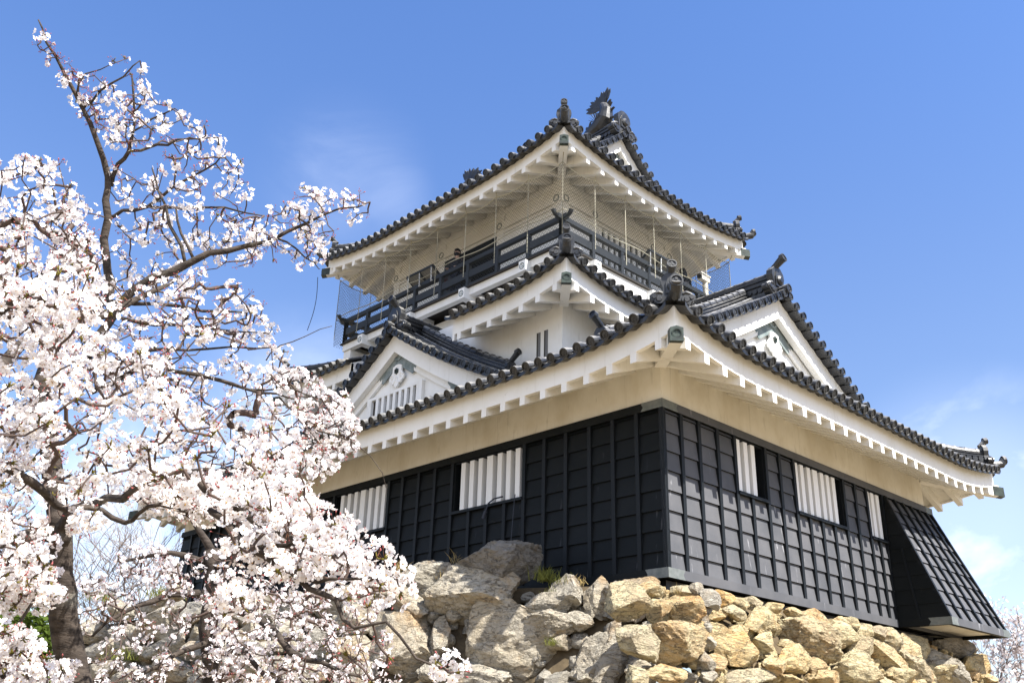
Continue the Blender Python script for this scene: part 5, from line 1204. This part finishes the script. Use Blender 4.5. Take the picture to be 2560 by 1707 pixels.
A.limb([(470, 1180, 5.6, .022), (519, 1223, 5.4, .022), (580, 1262, 5.3, .021), (638, 1295, 5.2, .020), (714, 1340, 5.0, .016), (780, 1372, 4.9, .012)])
A.limb([(520, 1270, 5.4, .02), (604, 1355, 5.2, .021), (660, 1392, 5.1, .020), (714, 1419, 5.0, .018), (770, 1468, 4.9, .016), (833, 1500, 4.8, .012), (890, 1575, 4.7, .009), (960, 1555, 4.6, .007), (1035, 1636, 4.6, .006), (1110, 1670, 4.6, .005)])
A.limb([(600, 1388, 5.2, .016), (680, 1366, 5.1, .013), (745, 1352, 5.0, .010), (820, 1330, 4.9, .007)])
A.limb([(714, 1419, 5.0, .012), (790, 1445, 4.9, .010), (860, 1450, 4.8, .008), (940, 1440, 4.8, .006)])
A.limb([(-40, 812, 6.2, .030), (40, 750, 6.1, .027), (95, 704, 6.0, .022), (140, 668, 5.9, .016)])
A.limb([(-60, 950, 7.2, .045), (21, 893, 7.5, .042), (106, 825, 7.9, .040), (212, 795, 8.2, .034), (330, 755, 8.4, .026), (420, 712, 8.5, .018)])
A.limb([(150, 1330, 7.9, .085), (128, 1150, 8.2, .075), (105, 1000, 8.6, .065), (122, 880, 9.0, .058), (205, 790, 9.3, .05), (272, 735, 9.5, .042), (268, 680, 9.6, .038), (262, 600, 9.7, .036), (266, 500, 9.8, .033), (270, 440, 9.9, .029), (240, 350, 10, .025), (205, 270, 10.1, .020), (160, 180, 10.2, .015), (118, 110, 10.3, .011), (96, 50, 10.4, .007)])
A.limb([(270, 470, 9.9, .022), (300, 412, 9.9, .022), (325, 375, 9.8, .019), (334, 300, 9.8, .013), (330, 190, 9.8, .008)])
A.limb([(325, 375, 9.8, .014), (390, 368, 9.7, .014), (450, 355, 9.6, .010), (545, 344, 9.5, .006)])
A.limb([(270, 552, 9.75, .02), (310, 530, 9.7, .018), (375, 517, 9.6, .016), (437, 464, 9.5, .013), (513, 428, 9.4, .010), (550, 395, 9.3, .006)])
A.limb([(375, 517, 9.6, .013), (450, 518, 9.5, .013), (560, 520, 9.4, .010), (660, 540, 9.3, .006)])
A.limb([(205, 275, 10.1, .012), (255, 228, 10.1, .011), (310, 190, 10, .008), (350, 152, 10, .005)])
A.limb([(190, 240, 10.1, .008), (215, 190, 10.1, .007), (280, 160, 10.1, .004)])
A.limb([(330, 330, 9.8, .010), (380, 300, 9.8, .009), (440, 275, 9.7, .006), (470, 300, 9.7, .004)])
A.limb([(212, 900, 8.6, .045), (270, 800, 8.6, .040), (340, 725, 8.6, .036), (485, 652, 8.6, .032), (560, 628, 8.6, .026), (670, 603, 8.6, .020), (759, 562, 8.6, .014), (850, 524, 8.6, .009), (925, 505, 8.6, .005)])
A.limb([(470, 660, 8.6, .016), (430, 560, 8.8, .014), (400, 480, 9, .010), (380, 420, 9.1, .006)])
A.limb([(485, 655, 8.6, .014), (455, 580, 8.7, .012), (440, 520, 8.8, .008)])
A.limb([(690, 597, 8.6, .010), (740, 620, 8.5, .008), (780, 660, 8.5, .005), (800, 672, 8.5, .004)])
A.limb([(230, 750, 9.2, .022), (306, 757, 9.1, .020), (383, 764, 9.0, .018), (502, 774, 8.9, .014), (617, 781, 8.8, .007)])
A.limb([(240, 780, 9.2, .018), (306, 796, 9.0, .017), (383, 808, 9.0, .015), (468, 813, 8.9, .012), (544, 830, 8.8, .010), (663, 832, 8.7, .005)])
A.limb([(200, 930, 8.8, .02), (289, 893, 8.8, .018), (383, 876, 8.7, .016), (468, 872, 8.6, .012), (680, 868, 8.4, .006)])
A.limb([(230, 980, 8.7, .024), (319, 940, 8.6, .022), (370, 915, 8.5, .020), (442, 925, 8.5, .019), (553, 949, 8.4, .017), (617, 970, 8.3, .014), (697, 987, 8.2, .010), (740, 998, 8.2, .006)])
A.limb([(620, 970, 8.3, .009), (720, 975, 8.2, .008), (800, 1000, 8.1, .006), (840, 1060, 8.1, .004), (855, 1110, 8.1, .003)])
A.limb([(700, 990, 8.2, .008), (760, 1060, 8.1, .007), (850, 1090, 8.0, .006), (925, 1140, 8.0, .004), (965, 1218, 8.0, .003)])
A.limb([(660, 900, 8.3, .006), (700, 860, 8.3, .005), (760, 840, 8.3, .004), (830, 815, 8.3, .003)])
# clusters, layer by layer
P_top = [(105, 70), (200, 190), (300, 330), (255, 360), (150, 210), (90, 110)]
P_mid = [(275, 300), (330, 160), (380, 240), (470, 280), (560, 350), (650, 440), (610, 560), (690, 610), (560, 700), (300, 720), (280, 500)]
P_arm = [(640, 540), (760, 470), (930, 490), (925, 530), (820, 600), (800, 690), (700, 640), (600, 680)]
P_left = [(-60, 370), (30, 370), (150, 400), (240, 520), (270, 700), (260, 800), (-60, 800)]
P_ctr = [(-60, 560), (180, 520), (280, 700), (480, 690), (640, 720), (700, 860), (780, 930), (880, 1010), (900, 1120), (700, 1240), (560, 1280), (430, 1250), (-60, 1280)]
sky_holes = [[(280, 1010), (330, 1000), (340, 1080), (280, 1110)], [(560, 860), (640, 850), (700, 900), (640, 930)]]
P_near = [(-60, 600), (170, 570), (260, 700), (330, 780), (420, 900), (500, 980), (660, 1040), (760, 1130), (760, 1230), (820, 1330), (700, 1330), (560, 1290), (480, 1190), (300, 1230), (120, 1250), (-60, 1230)]
A.cl += kinds(scatter(P_top, 48, J(10.2, .12)), .06, .2)+kinds(scatter([(160, 170), (300, 140), (360, 170), (300, 330), (240, 330)], 30, J(10.1, .12)), .08, .22)+kinds(scatter(P_mid, 215, J(9.5, .35)), .34, .34)+kinds(scatter(P_arm, 85, J(8.6, .2)), .2, .4)
A.cl += kinds(scatter(P_left, 180, J(8.6, .5)), .42, .36)+kinds(scatter(P_ctr, 640, J(8.4, .55), sky_holes), .42, .36)
A.cl += [(x, y, d, 'bud') for x, y, d in scatter(P_ctr, 200, J(8.0, .6), sky_holes)]
A.cl += [(x, y, d, 'big' if rng.random() < .66 else 'bud') for x, y, d in scatter(P_near, 150, J(5.6, .4), sky_holes)]
P_right = [(560, 1210), (740, 1230), (830, 1310), (905, 1340), (1000, 1460), (960, 1500), (820, 1500), (700, 1460), (600, 1400), (520, 1320)]
A.cl += [(x, y, d, 'big' if rng.random() < .72 else 'bud') for x, y, d in scatter(P_right, 50, J(5.0, .2))]
for cx, cy, d in [(600, 1490, 4.8), (560, 1470, 4.8), (610, 1520, 4.8), (800, 1420, 4.8), (870, 1410, 4.8), (950, 1460, 4.7), (990, 1440, 4.7), (1000, 1480, 4.7), (960, 1400, 4.7), (570, 1530, 4.8), (860, 1380, 4.8), (1110, 1668, 4.6), (1135, 1680, 4.6), (210, 1310, 6.0), (190, 1295, 6.0), (230, 1290, 6.0)]: A.cl.append((cx, cy, d, 'big'))
for cx, cy, d in [(920, 1520, 4.7), (970, 1640, 4.7), (940, 1600, 4.7), (1090, 1668, 4.6), (870, 1640, 4.8), (930, 1700, 4.8), (760, 1240, 5)]: A.cl.append((cx, cy, d, 'bud'))
A.cl += kinds(scatter([(760, 960), (880, 1000), (900, 1090), (830, 1200), (740, 1200), (730, 1050)], 60, J(8.1, .15)), .35, .4)
A.cl += kinds(scatter([(-60, 1270), (130, 1290), (130, 1420), (60, 1500), (-60, 1480)], 120, J(7.4, .4)), .6, .3)
A.cl += kinds(scatter([(560, 1250), (760, 1230), (920, 1330), (930, 1400), (880, 1430), (700, 1420), (600, 1380)], 120, J(8.6, .35)), .5, .32)
A.cl += kinds(scatter([(330, 1180), (570, 1190), (570, 1310), (440, 1290), (330, 1262)], 90, J(7.9, .3)), .6, .3)+[(x, y, d, 'big') for x, y, d in scatter([(330, 1190), (560, 1190), (560, 1290), (420, 1280)], 16, J(5.9, .3))]
A.finish(21, .0260, .0062)

B = Tree('cherry_tree', 'smaller cherry tree with drooping blossom standing close to the stone wall', pix(545, 1850, 13)*V(1, 1, 0)+V(0, 0, GZ), MT['petalfar'])
B.limb([(552, 2200, 13, .16), (548, 1850, 13, .125), (535, 1707, 13, .115), (524, 1610, 13, .11), (524, 1525, 13, .11), (535, 1440, 13, .10), (528, 1372, 13, .09)], 'trunk')
B.limb([(530, 1430, 13, .06), (600, 1355, 12.8, .05), (700, 1300, 12.6, .035), (800, 1285, 12.5, .02)]); B.limb([(524, 1500, 13, .06), (640, 1540, 12.4, .05), (680, 1575, 12, .045), (731, 1630, 11.8, .04), (808, 1657, 11.6, .025), (900, 1690, 11.5, .015)])
B.limb([(524, 1480, 13, .05), (420, 1490, 12.8, .04), (310, 1530, 12.6, .025), (230, 1590, 12.5, .015)]); B.limb([(530, 1400, 13, .05), (420, 1385, 13, .03), (300, 1405, 13, .015)]); B.limb([(524, 1560, 13, .05), (600, 1620, 12.4, .035), (680, 1700, 12, .02), (760, 1740, 11.8, .015)])
B.limb([(524, 1600, 13, .04), (430, 1640, 12.6, .03), (330, 1700, 12.4, .02)]); B.limb([(528, 1380, 13, .06), (500, 1330, 13, .04), (470, 1280, 13, .02)])
B.cl += kinds(scatter([(200, 1440), (460, 1400), (560, 1340), (700, 1390), (880, 1470), (960, 1560), (1000, 1640), (990, 1760), (200, 1760), (170, 1560)], 400, J(12.4, .5)), .42, .4)
B.cl += kinds(scatter([(560, 1480), (760, 1470), (900, 1560), (960, 1700), (800, 1760), (560, 1760), (500, 1600)], 150, J(11.8, .4)), .5, .35)
B.cl += kinds(scatter([(280, 1380), (400, 1360), (470, 1400), (440, 1450), (300, 1440)], 60, J(13, .2)), .4, .4)
B.finish(22, .027, .008)

Cc = Tree('cherry_tree', 'blossoming young cherry in front of the trunk at the bottom left corner', pix(-40, 1900, 7.0)*V(1, 1, 0)+V(0, 0, GZ), MT['petal'])
Cc.limb([(-60, 2500, 7.0, .06), (-50, 2000, 7.0, .05), (-30, 1760, 7.0, .03), (20, 1640, 7.0, .02), (60, 1560, 7.0, .012), (90, 1470, 7.0, .006)], 'trunk'); Cc.limb([(-30, 1760, 7.0, .02), (60, 1700, 7.0, .014), (150, 1660, 7.0, .006)]); Cc.limb([(-30, 1720, 7.0, .02), (-20, 1560, 7.1, .012), (10, 1450, 7.2, .006)])
Cc.cl += kinds(scatter([(-40, 1420), (60, 1440), (120, 1410), (150, 1490), (80, 1520), (-40, 1540)], 60, J(7.2, .2)), .7, .2)+kinds(scatter([(-40, 1560), (60, 1580), (110, 1640), (170, 1660), (170, 1760), (-40, 1760)], 110, J(7.0, .3)), .65, .25)
Cc.finish(23, .028, .006)

# evergreen shrub in the bottom left corner
def leafy(name, label, base, centres, n, m, size, seed):
    root = empty(name, base); tag(root, label, 'shrub'); r_ = np.random.default_rng(seed); nb = NB(); st = MB()
    for (c, rad) in centres:
        st.tube([np.array(base), np.array(base)*.4+c*.6+V(.05, 0, 0), c], [.04, .03, .012], 5)
        for k in range(n):
            d = r_.normal(size=3); d /= np.linalg.norm(d); q = r_.uniform(.35, 1.0)**.5
            if mnoise.noise(Vector(tuple((c+d*rad)*2.2))) < -.12: continue
            p = c+d*rad*q*(1+.25*mnoise.noise(Vector(tuple(c+d*3)))); nn = d*.6+r_.normal(0, .6, 3)+V(0, 0, .3); nn /= np.linalg.norm(nn); a, b = frame(nn); L = size*r_.uniform(.6, 1.2)
            nb.add([p, p+a*L*.5+b*L*.28+nn*L*.06, p+a*L, p+a*L*.5-b*L*.28+nn*L*.06], [(0, 1, 2, 3)])
    st.build('stems', MT['twig'], root); nb.build('foliage', m, root); return root
leafy('evergreen_shrub', 'bright green leafy shrub behind blossom in the bottom left corner', pix(60, 1900, 12)*V(1, 1, 0)+V(0, 0, GZ), [(pix(40, 1540, 12.5), .42), (pix(0, 1480, 12.8), .36), (pix(70, 1620, 12.3), .40), (pix(110, 1720, 12.2), .40), (pix(20, 1690, 12.2), .45), (pix(-40, 1600, 12.5), .45)], 1500, MT['leaf'], .085, 31)

# far twiggy trees beyond the keep
def bare(name, label, base, targets, dist, m, seed, blossom=0, fs=.06, spread=(60, 60), rad=.03):
    root = empty(name, base); tag(root, label, 'tree', None); r_ = np.random.default_rng(seed); tw = MB(); pts = []; tips = []
    for (x0, y0, x1, y1) in targets:
        a, b = pix(x0, y0, dist), pix(x1, y1, dist); L = np.linalg.norm(b-a); d = (b-a)/L; l = unit(np.cross(d, FW)); f_ = np.cross(l, d)
        ps = [a+d*L*q+l*math.sin(q*4+r_.uniform(0, 6))*L*.03 for q in np.linspace(0, 1, 7)]; tw.tube(ps, list(np.linspace(rad, rad*.3, 7)), 5, False)
        def grow(p, d_, L_, r0, depth):
            e = p+d_*L_; md = p+d_*L_*.5+r_.normal(0, L_*.05, 3); tw.tube([p, md, e], [r0, r0*.8, r0*.6], 3, False); tips.append(e); tips.append(md)
            if depth > 0:
                for _ in range(3):
                    dd = d_+r_.normal(0, .45, 3)+V(0, 0, .12); dd /= np.linalg.norm(dd); q = r_.uniform(.35, 1); grow(p+d_*L_*q, dd, L_*r_.uniform(.5, .75), r0*.6, depth-1)
        for q in np.linspace(.2, 1, 7):
            for sgn in (-1, 1):
                dd = d*.8+l*sgn*r_.uniform(.3, .9)+f_*r_.normal(0, .5); dd /= np.linalg.norm(dd); grow(a+d*L*q, dd, L*r_.uniform(.16, .34), rad*.45, 2)
    tw.build('branches', m, root)
    if blossom:
        nb = NB()
        for t_ in tips:
            for _ in range(int(r_.integers(0, blossom+1))):
                n = r_.normal(size=3); n /= np.linalg.norm(n); p = t_+r_.normal(0, fs*.9, 3); a, b = frame(n); s_ = fs*r_.uniform(.5, 1.1); nb.add([p+a*s_, p+b*s_, p-a*s_, p-b*s_], [(0, 1, 2, 3)])
        nb.build('blossoms', MT['petalfar'], root)
farb = mat('far_bark', (0.20, 0.165, 0.145), 0.9, 0.1)
bare('cherry_tree', 'pale pink cherry tree far behind the right end of the stone wall', pix(2520, 1790, 55)*V(1, 1, 0)+V(0, 0, GZ), [(2540, 1900, 2440, 1600), (2520, 1850, 2560, 1590), (2480, 1860, 2500, 1610), (2420, 1800, 2360, 1610), (2600, 1900, 2640, 1560), (2480, 1760, 2330, 1625), (2500, 1700, 2545, 1580)], 55, farb, 41, 2, .10, rad=.045)
for i, (x0, lab) in enumerate([(215, 'bare grey tree far behind, just right of the thick trunk'), (310, 'bare grey tree far behind, in the gap between the two cherry trunks'), (415, 'bare grey tree far behind, beside the left end of the keep')]):
    bare('bare_tree', lab, pix(x0, 1800, 48)*V(1, 1, 0)+V(0, 0, GZ), [(x0, 1800, x0-30, 1400), (x0+15, 1800, x0+10, 1385+10*i), (x0-10, 1800, x0-60, 1430), (x0+20, 1800, x0+50, 1410)], 48, farb, 50+i, 0, rad=.05)
